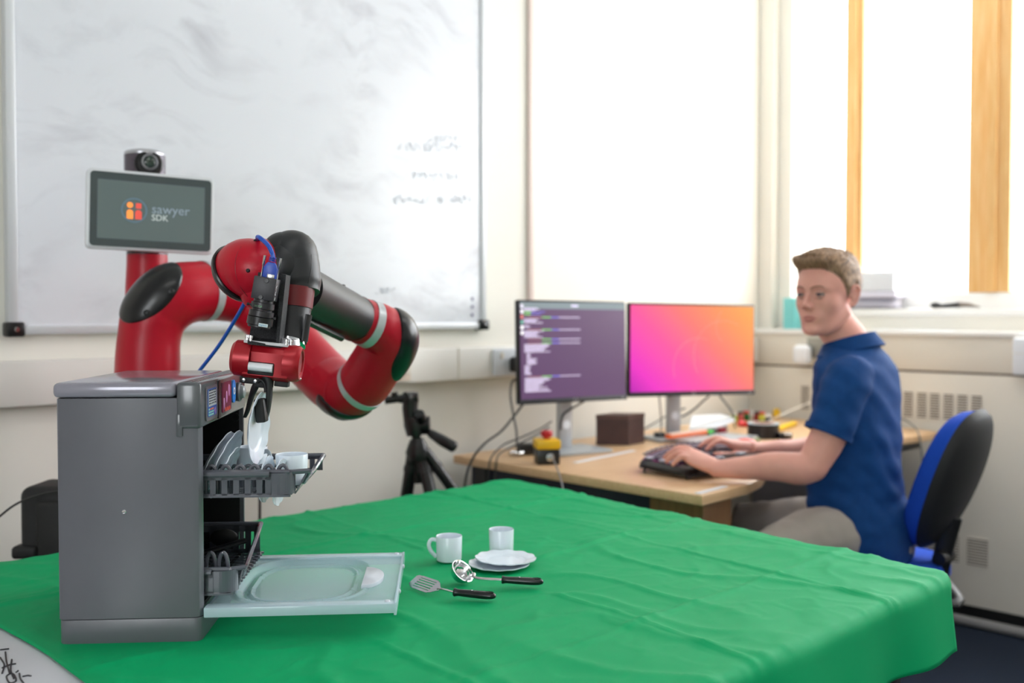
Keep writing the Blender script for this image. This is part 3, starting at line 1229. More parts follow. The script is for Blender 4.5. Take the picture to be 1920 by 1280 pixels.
def place_plate(name, R, Mx, label, group=None, h=.006, cat='plate'):
    b = plate_bm(R, h)
    b.transform(Mx)
    o = obj(name, b, M['plate'], angle=40)
    tag(o, label, cat, group)
    return o


def mug(name, base, R, H, label, hang=None, group=None, tilt=None, r2=None):
    b = MB()
    rb = r2 or R * .95
    t = .0013
    b.lathe([(0, 0), (rb - .002, 0), (rb, .0015), (R, H - .001), (R - .0005, H), (R - t, H - .001), (rb - t, .003), (0, .003)],
            Matrix.Translation(base) if tilt is None else Matrix.Translation(base) @ tilt, 40)
    t0 = thing(name, label, 'mug', base, group=group)
    obj('cup_body', b, M['plate'], t0)
    if hang is not None:
        d = V((cos(hang), sin(hang), 0))
        pts = [base + d * (R - .001) + V((0, 0, H * .84)), base + d * (R + .008) + V((0, 0, H * .86)),
               base + d * (R + .0125) + V((0, 0, H * .66)), base + d * (R + .009) + V((0, 0, H * .40)),
               base + d * (R + .002) + V((0, 0, H * .22)), base + d * (rb + .0005) + V((0, 0, H * .16))]
        obj('handle', MB().tube(pts, [(.0035, .0018)] * 6, seg=10, smooth=5), M['plate'], t0)
    return t0


# on the cloth
pa = onz(842, 1050, SURF)
mug('mug', pa, .0232, .0440, 'white toy mug with its handle to the side, left of the plates', hang=YAW + radians(188))
pb_ = onz(940, 1036, SURF)
mug('mug', pb_, .0228, .0440, 'white toy mug standing behind the stacked plates on the green cloth')
pc = onz(943, 1062, SURF)
tiltA = Matrix.Rotation(radians(2), 4, 'X')
place_plate('plate', .0535, Matrix.Translation(onz(936, 1062, SURF)), 'lower scalloped white toy plate of the pair on the green cloth', h=.006)
place_plate('plate', .0535, Matrix.Translation(onz(948, 1057, SURF) + V((0, 0, .0050))) @ Matrix.Rotation(radians(1.2), 4, V((.7, .7, 0))) @ Matrix.Rotation(.2, 4, 'Z'),
            'upper scalloped white toy plate of the pair on the green cloth', h=.006)

# ladle
lb = onz(868, 1092, SURF)
ld = thing('ladle', 'shiny steel toy ladle with black handle behind the slotted spatula', 'ladle', lb)
Rb = .0200
ldir = VD(.985, -.17, 0)
bc = lb + V((0, 0, Rb * .98))
Mb = axis_mat(bc, VD(.62, -.38, .72))
bowl = MB()
prof = [(Rb * sin(radians(a)), -Rb * cos(radians(a))) for a in range(0, 85, 7)] + [(Rb * 1.05, -.001), (Rb * 1.06, 0), (Rb * .98, 0.0002)]
prof += [((Rb - .0012) * sin(radians(a)), -(Rb - .0012) * cos(radians(a))) for a in range(84, -1, -7)]
bowl.lathe(prof, Mb, 40)
obj('bowl', bowl, M['chrome'], ld)
hs = onz(893, 1097, SURF) + V((0, 0, .012))
h0 = onz(941, 1098, SURF) + V((0, 0, .010))
h1 = onz(1019, 1100, SURF) + V((0, 0, .008))
obj('shaft', MB().tube([bc + VD(.9, -.1, -.2) * Rb * .9, hs, h0], [(.0016, .0032)] * 3, seg=10, smooth=4), M['steel'], ld)


def handle(mb, a, b_, r=.0062):
    d = (b_ - a)
    pts = [a, a + d * .02, a + d * .05, a + d * .12, a + d * .4, a + d * .7, a + d * .88, a + d * .97, b_]
    rad = [(.0058, .0062), (.0066, .0070), (.0060, .0062), (.0052, .0060), (.0058, .0068), (.0060, .0076), (.0052, .0070), (.0036, .0046), (.001, .001)]
    mb.tube(pts, rad, seg=18, smooth=3)


def make_handle(par, a, b_):
    m = MB()
    handle(m, a, b_)
    ho = obj('handle', m, M['robblack'], par, label='black plastic handle')
    d = (b_ - a)
    c = a + d * .84 + V((0, 0, .0052))
    u = d.normalized()
    n = V((0, 0, 1))
    m2 = MB()
    pts = [c + u * (.0065 * cos(k * pi / 8)) + u.cross(n) * (.0028 * sin(k * pi / 8)) for k in range(17)]
    m2.tube(pts, .0008, seg=6)
    obj('hang_hole', m2, M['blackp'], ho)
    m3 = MB().ell(a + d * .42 + V((0, 0, .0056)), (.0018, .0018, .0008))
    obj('rivet', m3, M['steel'], ho)


make_handle(ld, h0, h1)
# spatula
sb = onz(790, 1108, SURF)
sp = thing('slotted_spatula', 'steel toy slotted spatula with black handle nearest the front', 'spatula', sb)
s0 = onz(776, 1100, SURF) + V((0, 0, .010))
s1 = onz(822, 1116, SURF) + V((0, 0, .010))
du = (s1 - s0).normalized()
dv = (V((0, 0, 1)).cross(du).normalized() + V((0, 0, .55))).normalized()
dv = (dv - du * dv.dot(du)).normalized()
dn = du.cross(dv)
Ls = (s1 - s0).length
Ms = frame_mat(s0, du, dv, dn)
bl = MB()
wd = .0135
# blade built of strips so the slots are open
th = .0009
bl.prism([(-.004, -wd + .006), (.006, -wd), (.009, -wd), (.009, wd), (.0, wd), (-.004, wd - .003)], 0, th, Ms)
for k in range(6):
    y = -wd + .0014 + k * (2 * wd - .0028) / 5
    bl.box2((.008, y - .0014 - (0.0008 if k in (0, 5) else 0), 0), (Ls - .014, y + .0014 + (0.0008 if k in (0, 5) else 0), th), Mx=Ms)
bl.prism([(Ls - .015, -wd), (Ls - .008, -wd + .002), (Ls, -.005), (Ls + .004, -.003), (Ls + .004, .003), (Ls, .005), (Ls - .008, wd - .002), (Ls - .015, wd)], 0, th, Ms)
obj('blade', bl, M['steel'], sp, label='slotted steel blade')
k0 = onz(851, 1120, SURF) + V((0, 0, .0085))
k1 = onz(930, 1126, SURF) + V((0, 0, .007))
obj('shaft', MB().tube([s1 - du * .002, s1 + (k0 - s1) * .4 + V((0, 0, .001)), k0], [(.0014, .003)] * 3, seg=10, smooth=4), M['steel'], sp)
make_handle(sp, k0, k1)

# in the racks (local frame of the dishwasher)
DWM = WM['toy_dishwasher']


def standing(x, y, z, R, yaw, lean=0.0, h=.006):
    """plate on edge: axis horizontal, facing along local +X turned by yaw"""
    return DWM @ Matrix.Translation((x, y, z + R)) @ Matrix.Rotation(yaw, 4, 'Z') @ Matrix.Rotation(radians(90) - lean, 4, 'Y')


zr = RZ0 - .026
place_plate('plate', .0530, standing(.003, .105, zr + .009, .0530, radians(-4), radians(-23)), 'large white toy plate leaning in the upper rack', h=.007)
place_plate('plate', .0530, standing(-.011, .110, zr + .007, .0530, radians(-4), radians(-24)), 'second large toy plate, almost hidden behind the one leaning in the upper rack', h=.007)
place_plate('saucer', .0335, standing(.016, .080, RZ0 - .002, .0335, radians(-4), radians(-23)), 'small translucent saucer leaning against the large plates in the upper rack', h=.004, cat='saucer')
place_plate('saucer', .0335, standing(.0700, .073, RZ0 - .017, .0335, radians(-8), radians(-6)), 'white saucer standing between hoops, nearer the dishwasher', h=.004, cat='saucer')
place_plate('saucer', .0335, standing(.0895, .068, RZ0 - .021, .0335, radians(-8), radians(-6)), 'white saucer standing between hoops, next to the end mug', h=.004, cat='saucer')
mb_ = DWM @ V((.104, .110, RZ0 + .0028))
mug('mug', mb_, .0232, .043, 'white toy mug at the outer end of the upper rack', hang=DROT + radians(100))
mb_ = DWM @ V((.032, .190, RZ0 + .0028))
mug('mug', mb_, .0232, .044, 'white toy mug in the upper rack behind the leaning plates', hang=DROT + radians(-30))
# black utensils lying in the lower rack
ut = thing('toy_utensil', 'black toy utensil lying in the shadowed lower rack', 'utensil', DWM @ V((-.02, .20, RZ1 + .02)))
m = MB()
m.tube([DWM @ V((-.075, .15, RZ1 + .020)), DWM @ V((-.03, .17, RZ1 + .026)), DWM @ V((.020, .195, RZ1 + .036))], [(.003, .004), (.004, .007), (.004, .009)], seg=12, smooth=5)
obj('handle', m, M['robblack'], ut)
obj('spoon_head', MB().ell(DWM @ V((-.085, .147, RZ1 + .019)), (.018, .013, .004), Matrix.Rotation(DROT, 4, 'Z')), M['robblack'], ut)
ut = thing('toy_spoon', 'dark toy serving spoon standing at the rear of the lower rack', 'spoon', DWM @ V((-.03, .235, RZ1 + .004)))
obj('spoon_head', MB().ell(DWM @ V((-.02, .230, RZ1 + .033)), (.022, .006, .014), Matrix.Rotation(DROT, 4, 'Z')), M['inner'], ut)
obj('handle', MB().tube([DWM @ V((-.04, .230, RZ1 + .030)), DWM @ V((-.10, .225, RZ1 + .006))], .003, seg=8), M['inner'], ut)

# ================================================================== ROBOT ARM
rb0 = at(277, 900, 2.12)
rob = thing('robot_arm', 'red and black jointed robot arm with a screen head, reaching over the toy dishwasher', 'robot', (rb0.x, rb0.y, 0))


class Path:
    def __init__(s, pts, radii, k=8):
        s.p, s.r = catmull([V(p) for p in pts], list(radii), k)

    def sub(s, i0, i1, grow=0.0):
        n = len(s.p) - 1
        a, b = int(round(i0 * n)), int(round(i1 * n))
        return s.p[a:b + 1], [r + grow for r in s.r[a:b + 1]]

    def near(s, q):
        """fraction of the path nearest to a point"""
        best = min(range(len(s.p)), key=lambda i: (s.p[i] - q).length)
        return best / (len(s.p) - 1)


def rounded_tube(mb, pts, radii, seg=40, end0=0, end1=0):
    """tube with domed ends; end = length of dome"""
    pts, radii = list(pts), list(radii)
    if end1:
        d = (pts[-1] - pts[-2]).normalized()
        p, r = pts[-1], radii[-1]
        for k in range(1, 7):
            a = k / 6 * pi / 2
            pts.append(p + d * end1 * sin(a))
            radii.append(max(r * cos(a), .0004))
    if end0:
        d = (pts[0] - pts[1]).normalized()
        p, r = pts[0], radii[0]
        for k in range(1, 7):
            a = k / 6 * pi / 2
            pts.insert(0, p + d * end0 * sin(a))
            radii.insert(0, max(r * cos(a), .0004))
    mb.tube(pts, radii, seg=seg)
    return mb


def patch(bvh, c, d, ax, a_len, b_len, bulge, lip=.0008, n=18, seg=48, squar=2.0):
    """pad laid on a surface: cast from outside along -d; ax is its long axis"""
    d = V(d).normalized()
    ax = (V(ax) - d * V(ax).dot(d)).normalized()
    bx = d.cross(ax)
    b = bmesh.new()
    rows = []
    ctr = None
    last = {}
    for i in range(n + 1):
        t = i / n
        row = []
        for k in range(seg if i else 1):
            a = 2 * pi * k / seg
            ca, sa = cos(a), sin(a)
            sc = (abs(ca) ** squar + abs(sa) ** squar) ** (-1 / squar)
            q = c + ax * (a_len * t * ca * sc) + bx * (b_len * t * sa * sc)
            hit = bvh.ray_cast(q + d * .4, -d, .8)
            if hit[0] is None:
                p = last.get(k, q)
                nn = d
                p0 = p
            else:
                p0, nn = hit[0], hit[1]
                if nn.dot(d) < 0:
                    nn = -nn
                last[k] = p0
            h = bulge * sqrt(max(0, 1 - t ** 2.4)) + lip
            if i == n:
                h = -.002
            nn = (nn + d * .3).normalized()
            row.append(b.verts.new(p0 + nn * h))
        rows.append(row)
    for A, B in zip(rows, rows[1:]):
        for k in range(seg):
            k2 = (k + 1) % seg
            if len(A) == 1:
                b.faces.new((A[0], B[k], B[k2]))
            else:
                b.faces.new((A[k], B[k], B[k2], A[k2]))
    bmesh.ops.recalc_face_normals(b, faces=b.faces)
    return b


def socket(bvh, px, py, d, name='recessed_bolt', r=.006, par=None):
    """small bolt hole looked at from the photographer"""
    o = V((0, 0, CAM_Z))
    q = at(px, py, d)
    hit = bvh.ray_cast(o, (q - o).normalized(), 5)
    if hit[0] is None:
        return
    p, nn = hit[0], hit[1]
    m = MB().lathe([(r * .35, .0015), (r * .5, .0018), (r, .0006), (r * 1.05, 0)], axis_mat(p + nn * .0002, nn), 16)
    m.lathe([(0, .0009), (r * .45, .0009)], axis_mat(p, nn), 12)
    obj(name, m, M['blackp'], par)


# pedestal and body column
ped = MB()
pc0 = V((rb0.x, rb0.y, 0))
ped.lathe([(0, 0), (.125, 0), (.13, .01), (.125, .04), (.10, .06), (.085, .10), (.085, .50), (.10, .56), (.10, .62), (0, .62)], Matrix.Translation(pc0), 40)
obj('pedestal', ped, M['robblack'], rob)
m = MB()
cb = at(276, 760, 2.20)
ct = at(276, 477, 2.20)
m.tube([V((cb.x, cb.y, .60)), cb, at(276, 640, 2.20), at(276, 560, 2.20), ct], [.066, .058, .052, .0465, .0430], seg=40, smooth=4)
obj('body_column', m, M['red'], rob)
m = MB()
m.tube([ct - V((0, 0, .001)), ct + V((0, 0, .010))], .0435, seg=40)
m.tube([ct + V((0, 0, .010)), at(274, 330, 2.20)], [.030, .030], seg=24)
obj('neck_collar', m, mat('dark_chrome_collar', (70, 60, 64), .2, metal=.6), rob)

# head screen
sc = at(284.5, 398, 2.10)
sx = VD(.205, .115, -.006)
sn = VD(.115 / .235, -.205 / .235, 0)
su = sn.cross(sx).normalized()
if su.z < 0:
    su = -su
sn = sx.cross(su).normalized()
if (RZ.inverted() @ sn).y > 0:
    sn = -sn
MS = frame_mat(sc, sx, su, sn)
SW, SH = .256, .166
scr_ = obj('screen_housing', MB().prism(rrect(SW, SH, .010), -.022, .004, MS, bev=.003), M['alu'], rob, label='silver screen housing')
obj('screen_bezel', MB().prism(rrect(SW - .012, SH - .012, .008), .003, .0055, MS), mat('screen_glass_bezel', (66, 78, 80), .12, coat=.3), scr_)
obj('screen_display', MB().prism(rrect(SW - .040, SH - .044, .002), .005, .0060, MS), mat('screen_glass', (92, 106, 106), .15, emit=(96, 110, 108), estr=.25), scr_)
# logo: ring with two figures, lettering
MLg = frame_mat(sc + sx * -.036 + su * .001 + sn * .0062, sx, su, sn)
obj('logo_ring', MB().lathe([(.0225, 0), (.0262, 0), (.0262, .0004), (.0225, .0004)], MLg, 40), mat('logo_ring_blue', (98, 124, 138), .4, emit=(84, 108, 120), estr=.3), scr_)
oo, oc = mat('logo_orange', (250, 150, 70), .4, emit=(250, 150, 70), estr=.6), mat('logo_coral', (226, 84, 72), .4, emit=(226, 84, 72), estr=.5)


def body_outline(cx):
    return [(cx - .0065, -.0185), (cx + .0065, -.0185), (cx + .0065, -.004), (cx + .0045, 0), (cx, .0012), (cx - .0045, 0), (cx - .0065, -.004)]


obj('logo_figure', MB().prism(body_outline(-.0085), 0, .0004, MLg).lathe([(0, .0004), (.0062, .0004), (.0062, 0)], MLg @ Matrix.Translation((-.0085, .0105, 0)), 20), oo, scr_)
obj('logo_figure', MB().prism(body_outline(.0085), 0, .0004, MLg).prism(rrect(.011, .011, .001, cx=.0085, cy=.0098), 0, .0004, MLg), oc, scr_)
gt = mat('screen_lettering_grey', (140, 156, 168), .4, emit=(140, 156, 168), estr=.35)
obj('lettering', text_mb('sawyer', .0275, MLg @ Matrix.Translation((.0345, -.003, 0)), .0002), gt, scr_, smooth=False)
obj('lettering', text_mb('SDK', .0185, MLg @ Matrix.Translation((.0345, -.0185, 0)), .0002), mat('screen_lettering_white', (196, 206, 204), .4, emit=(196, 206, 204), estr=.4), scr_, smooth=False)

# camera turret above the screen
tc0, tc1 = at(272, 335, 2.20), at(272, 290, 2.20)
m = MB().lathe([(0, 0), (.041, 0), (.0435, .003), (.0435, .050), (.0425, .051), (0, .051)], Matrix.Translation(tc0), 40)
tur = obj('head_turret', m, mat('dark_pearl_plastic', (92, 84, 94), .28, metal=.35), rob)
obj('turret_cap', MB().lathe([(0, .062), (.030, .062), (.040, .059), (.0435, .055), (.0435, .0505), (0, .0505)], Matrix.Translation(tc0), 40), M['silver'], tur)
ld_ = VD(.52, -.80, .05)
lc = tc0 + V((0, 0, .026))
obj('lens_face', MB().lathe([(0, .0455), (.026, .0440), (.030, .040), (.030, .01), (0, .01)], axis_mat(lc, ld_), 32), M['robblack'], tur)
obj('lens_ring', MB().lathe([(.013, .046), (.0155, .050), (.0175, .047), (.0175, .042)], axis_mat(lc + V((0, 0, .003)), ld_), 32), M['silver'], tur)
obj('lens_glass', MB().ell(lc + V((0, 0, .003)) + ld_ * .044, (.0135, .0135, .006), axis_mat(V((0, 0, 0)), ld_)), mat('green_lens', (10, 40, 28), .05, coat=1), tur)

# link 1: upright tube bending right (behind the dishwasher)
P1 = Path([V((at(277, 800, 2.03).x, at(277, 800, 2.03).y, .60)), at(277, 760, 2.03), at(277, 690, 2.03), at(280, 635, 2.03), at(292, 590, 2.035), at(326, 556, 2.05),
           at(372, 546, 2.09), at(420, 548, 2.14), at(462, 562, 2.18), at(520, 612, 2.17), at(578, 675, 2.12), at(622, 718, 2.06), at(655, 735, 2.0)],
          [.066, .0655, .0640, .0620, .0650, .0670, .0635, .0625, .0610, .058, .0570, .0560, .0540], 8)
# shell split in upper-arm section before ring and after
fA = P1.near(at(386, 547, 2.10))
fE = P1.near(at(655, 735, 2.0))
m = MB().tube(*P1.sub(0, fA), seg=48)
l1 = obj('shoulder_link', m, M['red'], rob)
m = MB().tube(*P1.sub(fA, 1), seg=48)
l2 = obj('upper_arm_link', m, M['red'], rob)
m = MB().tube(*P1.sub(fA - .012, fA + .014, .0016), seg=48)
obj('joint_ring', m, M['ring'], rob)
full1 = MB().tube(*P1.sub(0, 1), seg=64)
bv1 = full1.bvh()
padc = at(291, 551, 2.03)
pad = obj('elbow_cover', patch(bv1, padc, VD(-.12, -.96, .16), VD(.70, .0, .72), .079, .057, .006, squar=2.1), M['robblack'], rob, label='glossy black oval cover')
bmp = bmesh.new()
bmp.from_mesh(pad.data)
bmp.transform(WM['robot_arm'])
bvp = BVHTree.FromBMesh(bmp)
bmp.free()
socket(bvp, 322, 546, 2.0, par=pad)
socket(bvp, 275, 586, 2.0, par=pad)

# lower elbow, second ring, going up right to the far elbow
P2 = Path([at(622, 718, 2.055), at(652, 733, 2.005), at(678, 722, 1.975), at(700, 692, 1.955), at(722, 655, 1.935), at(728, 630, 1.915), at(708, 614, 1.895), at(684, 604, 1.875), at(664, 596, 1.86)],
          [.0560, .0535, .0530, .0530, .0530, .0520, .0475, .0440, .0430], 8)
m = MB().tube(*P2.sub(0, 1), seg=48)
l3 = obj('forearm_elbow', m, M['red'], rob)
f = P2.near(at(676, 723, 1.975))
m = MB().tube(*P2.sub(f - .018, f + .022, .0014), seg=48)
obj('joint_ring', m, M['ring'], rob)
f = P2.near(at(688, 606, 1.88))
m = MB().tube(*P2.sub(f - .035, f + .03, .0014), seg=48)
obj('joint_ring', m, M['ring'], rob)
full2 = MB().tube(*P2.sub(0, 1), seg=64)
bv2 = full2.bvh()
both = MB().tube(*P1.sub(.6, 1), seg=64)
both.tube(*P2.sub(0, .5), seg=64)
obj('elbow_cover', patch(both.bvh(), at(641, 774, 2.0), VD(-.26, -.16, -.95), VD(.93, .0, -.34), .060, .036, .005, squar=2.2), M['robblack'], rob, label='black oval cover under the low elbow')
cap_ = obj('elbow_cover', patch(bv2, at(764, 642, 1.92), VD(.88, -.46, .12), VD(.10, .10, -.98), .074, .046, .007, squar=2.2), M['robblack'], rob, label='glossy black cap on the outer elbow')

# black forearm cylinder
P3 = Path([at(668, 598, 1.862), at(640, 583, 1.80), at(600, 562, 1.70), at(560, 540, 1.60)], [.0425, .0430, .0420, .0410], 6)
m = MB()
m.tube(P3.p, P3.r, seg=48)
fa = obj('forearm_tube', m, M['robgrey'], rob, label='charcoal forearm cover')
m = MB()
for f0, f1 in ((.02, .05),):
    m.tube(*P3.sub(0, .08, .0012), seg=48)
obj('forearm_band', m, M['dred'], rob)
# ridge underneath and cable clips on top of the forearm
m = MB()
m.tube([at(640, 634, 1.78), at(575, 602, 1.64)], [.006, .006], seg=10)
obj('forearm_rib', m, M['blackp'], fa)
for (px, py, d) in ((612, 526, 1.72), (637, 537, 1.78)):
    c = at(px, py, d)
    obj('cable_clip', MB().box(c, (.020, .012, .008), bev=.002, rot=Matrix.Rotation(YAW, 4, 'Z')), M['blackp'], fa)

# wrist: red barrel to the left, black dome to the right
wr0, wr1 = at(440, 508, 1.50), at(548, 498, 1.56)
dW = (wr1 - wr0).normalized()
m = MB()
capn = VD(-.72, .52, -.44)
capc = at(450, 513, 1.545)
m.tube([capc, capc - capn * .018, at(478, 506, 1.528), at(498, 502, 1.535), at(518, 500, 1.545)], [.0455, .0465, .0470, .0465, .036], seg=48, smooth=5)
# shoulder that tapers down to the bracket
m.tube([at(484, 512, 1.53), at(492, 548, 1.53), at(505, 570, 1.53)], [.046, .034, .022], seg=40, smooth=5)
barrel = obj('wrist_barrel', m, M['red'], rob)
# end cap: flat black ellipse dome leaning along the silhouette
m = MB()
cc = capc
ML_ = axis_mat(cc, capn, VD(.3, 0, .9))
prof = [(0, .020), (.020, .0195), (.034, .017), (.044, .011), (.0490, .004), (.0500, -.002), (.0485, -.004), (0, -.003)]
m.lathe(prof, ML_, 48)
obj('wrist_cap', m, M['robblack'], rob, label='black end cap')
bb = MB()
bb.bm.from_mesh(barrel.data)
bb.bm.transform(WM['robot_arm'])
bvb = bb.bvh()
socket(bvb, 465, 507, 1.5, par=barrel, r=.003)
socket(bvb, 479, 451, 1.5, par=barrel, r=.003)
# dome
m = MB()
ax0, ax1 = at(549, 477, 1.545), at(560, 553, 1.535)
rounded_tube(m, catmull([ax0, at(551, 500, 1.543), at(556, 530, 1.54), ax1], [.0385, .0400, .0385, .0330], 5)[0],
             catmull([ax0, at(551, 500, 1.543), at(556, 530, 1.54), ax1], [.0385, .0400, .0385, .0330], 5)[1], end0=.038)
m.ell(at(547, 486, 1.545), (.0415, .0415, .0455), seg=40)
m.ell(at(534, 500, 1.533), (.036, .036, .043), seg=40)
m.ell(at(530, 478, 1.54), (.033, .034, .036), seg=36)
dome = obj('wrist_dome', m, M['robgrey'], rob, label='black domed wrist cover')
m = MB()
m.tube([at(578, 462, 1.522), at(586, 500, 1.51), at(583, 530, 1.51), at(577, 557, 1.512)], .0006, seg=6, smooth=5)


def surf_line(bvh, pts, r, name, m_, par):
    """fine joint line lying on a shell"""
    o = V((0, 0, CAM_Z))
    out = []
    for px, py in pts:
        h = bvh.ray_cast(o, (at(px, py, 1.5) - o).normalized(), 5)
        if h[0] is not None:
            out.append(h[0])
    if len(out) > 2:
        obj(name, MB().tube(out, r, seg=6, smooth=4), m_, par)


db_ = MB()
db_.bm.from_mesh(dome.data)
db_.bm.transform(WM['robot_arm'])
surf_line(db_.bvh(), [(571, 437), (580, 455), (584, 480), (583, 505), (578, 530), (572, 548)], .0005, 'shell_joint', M['inner'], dome)
surf_line(bvb, [(452, 462), (444, 478), (441, 496), (443, 518), (452, 540), (464, 556)], .0005, 'shell_joint', M['dred'], barrel)
# dark red collar, black wrist cylinder, steel ring
w0, w1, w2, w3, w4 = at(552, 540, 1.53), at(549, 577, 1.525), at(541, 640, 1.505), at(540, 652, 1.50), at(539, 660, 1.498)
m = MB().tube([w0, w1], [.0315, .0300], seg=40)
col = obj('wrist_collar', m, M['dred'], rob)
m = MB().tube([w1, (w1 + w2) / 2, w2], [.0282, .0280, .0275], seg=40)
wc = obj('wrist_cylinder', m, M['robgrey'], rob)
m = MB().tube([at(579, 590, 1.50), at(575, 612, 1.497), at(571, 640, 1.493)], [(.003, .006)] * 3, seg=8)
obj('side_latch', m, M['blackp'], wc)
m = MB().tube([at(541, 626, 1.51), at(540, 650, 1.50)], [.0255, .0260], seg=40)
obj('steel_ring', m, M['chrome'], rob)

# camera bracket: textured L plate
M['crackle'] = mat('black_crackle_paint', (38, 38, 42), .55, var=.5, vscale=500, bump=.8, bscale=700)
bd = V(at(478, 640, 1.44))


def plate_pts(pl, thick, dirv):
    a = [V(p) for p in pl]
    return [a, [p + dirv * thick for p in a]]


m = MB()
back = [at(466, 642, 1.452), at(527, 648, 1.470), at(536, 514, 1.475), at(484, 510, 1.458)]
m.loft(plate_pts(back, .003, VD(0, 1, 0)))
side = [at(527, 648, 1.470), at(536, 514, 1.475), at(546, 518, 1.43), at(541, 560, 1.425), at(531, 640, 1.440)]
side = [at(526, 648, 1.474), at(535, 514, 1.476), at(545, 517, 1.476), at(531, 650, 1.474)]
m.loft(plate_pts(side, -.030, VD(0, 1, 0)))
foot = [at(464, 640, 1.435), at(531, 648, 1.448), at(530, 636, 1.475), at(468, 628, 1.462)]
m.loft(plate_pts(foot, .004, V((0, 0, -1))))
br = obj('camera_bracket', m, M['crackle'], rob, label='black crackle finish camera bracket', smooth=False)

# machine vision camera with lens on the bracket
cu_ = (at(482, 522, 1.44) - at(476, 556, 1.44)).normalized()
cr_ = VD(1, .05, -.05)
cr_ = (cr_ - cu_ * cr_.dot(cu_)).normalized()
cf_ = cu_.cross(cr_).normalized()
if (RZ.inverted() @ cf_).y > 0:
    cf_ = -cf_
cc = at(498, 541, 1.425)
MC = frame_mat(cc, cr_, cu_, cf_) @ Matrix.Scale(1.12, 4)
camb = obj('inspection_camera', MB().box2((-.0145, -.0145, -.016), (.0145, .0145, .012), bev=.0012, Mx=MC), mat('black_anodised', (46, 44, 50), .42, bump=.1, bscale=900), rob, label='small black cube camera')
for (x, y) in ((.002, .0105), (-.002, -.0115)):
    obj('screw', MB().lathe([(0, .0010), (.0018, .0012), (.0026, .0012), (.0030, 0)], MC @ Matrix.Translation((x, y, .012)), 16), M['blackp'], camb)
tm = frame_mat(cc + cr_ * .0165 - cu_ * .0105 - cf_ * .006, cu_, -cf_ if False else cf_ * -1, cr_)
Mtx = frame_mat(cc + cr_ * .0165 - cu_ * .008 + cf_ * .004, cu_, cf_ * -1, cr_)
if Mtx.to_3x3().determinant() < 0:
    Mtx = frame_mat(cc + cr_ * .0165 - cu_ * .008 + cf_ * .004, cu_, cf_, cr_)
obj('lettering', text_mb('FLIR', .0085, Mtx, .0002), M['white'], camb, smooth=False)
obj('logo_ring', MB().lathe([(.0012, 0), (.0024, 0), (.0024, .0003), (.0012, .0003)], Mtx @ Matrix.Translation((-.0042, .003, 0)), 16), M['white'], camb)
le = MB()
Mle = axis_mat(cc - cu_ * .0160 - cf_ * .001, -cu_) @ Matrix.Diagonal((1.1, 1.1, .98, 1))
le.lathe([(0, 0), (.0125, 0), (.0128, .004), (.0150, .005), (.0155, .013), (.0130, .0140), (.0130, .0165), (.0160, .017), (.0163, .025), (.0150, .0255), (.0150, .041), (.0140, .042), (.0125, .036), (0, .036)], Mle, 40)
lens = obj('camera_lens', le, mat('lens_barrel_black', (34, 32, 37), .35), rob, label='black C mount lens')
obj('focus_ring', MB().lathe([(.0150, .0255), (.0168, .0262), (.0168, .0375), (.0150, .0385)], Mle, 40), M['blackp'], lens)
lb_ = MB()
for k, (u, v) in enumerate(((-.004, -.030), (-.001, -.0305))):
    pass
Mlb = frame_mat(cc - cu_ * .052 + cf_ * .0152 + cr_ * .0085, (cr_ * .9 - cf_ * .35).normalized(), cu_, (cf_ * .9 + cr_ * .35).normalized())
obj('lens_label', MB().box2((-.0065, -.0022, 0), (.0065, .0026, .0008), Mx=Mlb), mat('white_lens_label', (226, 236, 238), .4), lens)
obj('label_lettering', text_mb('fujinon', .0040, Mlb @ Matrix.Translation((-.0055, -.0010, .0009)), .0001), mat('label_blue', (30, 140, 190), .4), lens, smooth=False)
Mlc = frame_mat(cc - cu_ * .026 + cf_ * .0168, cr_, cu_, cf_)
obj('lens_lettering', text_mb('1:1.4/25', .0034, Mlc @ Matrix.Translation((-.008, -.001, .0003)), .0001), mat('green_marks', (120, 190, 130), .4), lens, smooth=False)
for s in (-1, 1):
    obj('thumb_screw', MB().lathe([(0, 0), (.0014, 0), (.0014, .004), (.0022, .0045), (.0022, .007), (0, .007)], axis_mat(cc - cu_ * (.026 if s < 0 else .040) + cr_ * s * .0148 + cf_ * .002, cr_ * s), 10), M['blackp'], lens)

# gripper body
gx = VD(.118, .004, -.013)
gz = VD(.10, .02, .99)
gz = (gz - gx * gz.dot(gx)).normalized()
gy = gz.cross(gx).normalized()
gc = at(502, 676, 1.46)
MG = frame_mat(gc, gx, gy, gz)     # local x right, y away, z up
# cross-section in (y,z), extruded along x
sec = [(-.020, -.022), (-.010, -.028), (.014, -.028), (.024, -.018), (.024, .014), (.014, .024), (-.012, .024), (-.021, .012)]
MGx = MG @ Matrix(((0, 0, 1, 0), (1, 0, 0, 0), (0, 1, 0, 0), (0, 0, 0, 1)))
m = MB()
m.prism(sec, -.032, .036, MGx, bev=.003)
m.lathe([(0, -.051), (.022, -.051), (.0265, -.046), (.0275, -.030), (.0275, -.022)], MG @ Matrix.Rotation(pi / 2, 4, 'Y'), 32)
m.lathe([(.0275, .026), (.0275, .040), (.0265, .046), (.0235, .0500), (.020, .0495), (.018, .046), (0, .044)], MG @ Matrix.Rotation(pi / 2, 4, 'Y'), 32)
M['gripred'] = mat('anodised_red_metal', (170, 20, 34), .32, metal=.25)
grp = obj('gripper_body', m, M['gripred'], rob, label='red metal gripper body')
obj('end_disc', MB().lathe([(0, .0455), (.0175, .0472), (.0180, .046)], MG @ Matrix.Rotation(pi / 2, 4, 'Y'), 32), mat('dusty_red_disc', (150, 62, 66), .45, metal=.3), grp)
obj('slide_rod', MB().tube([MG @ V((-.022, -.022, -.0095)), MG @ V((.013, -.022, -.0095))], .0062, seg=24), M['white'], grp, label='white slide rod')
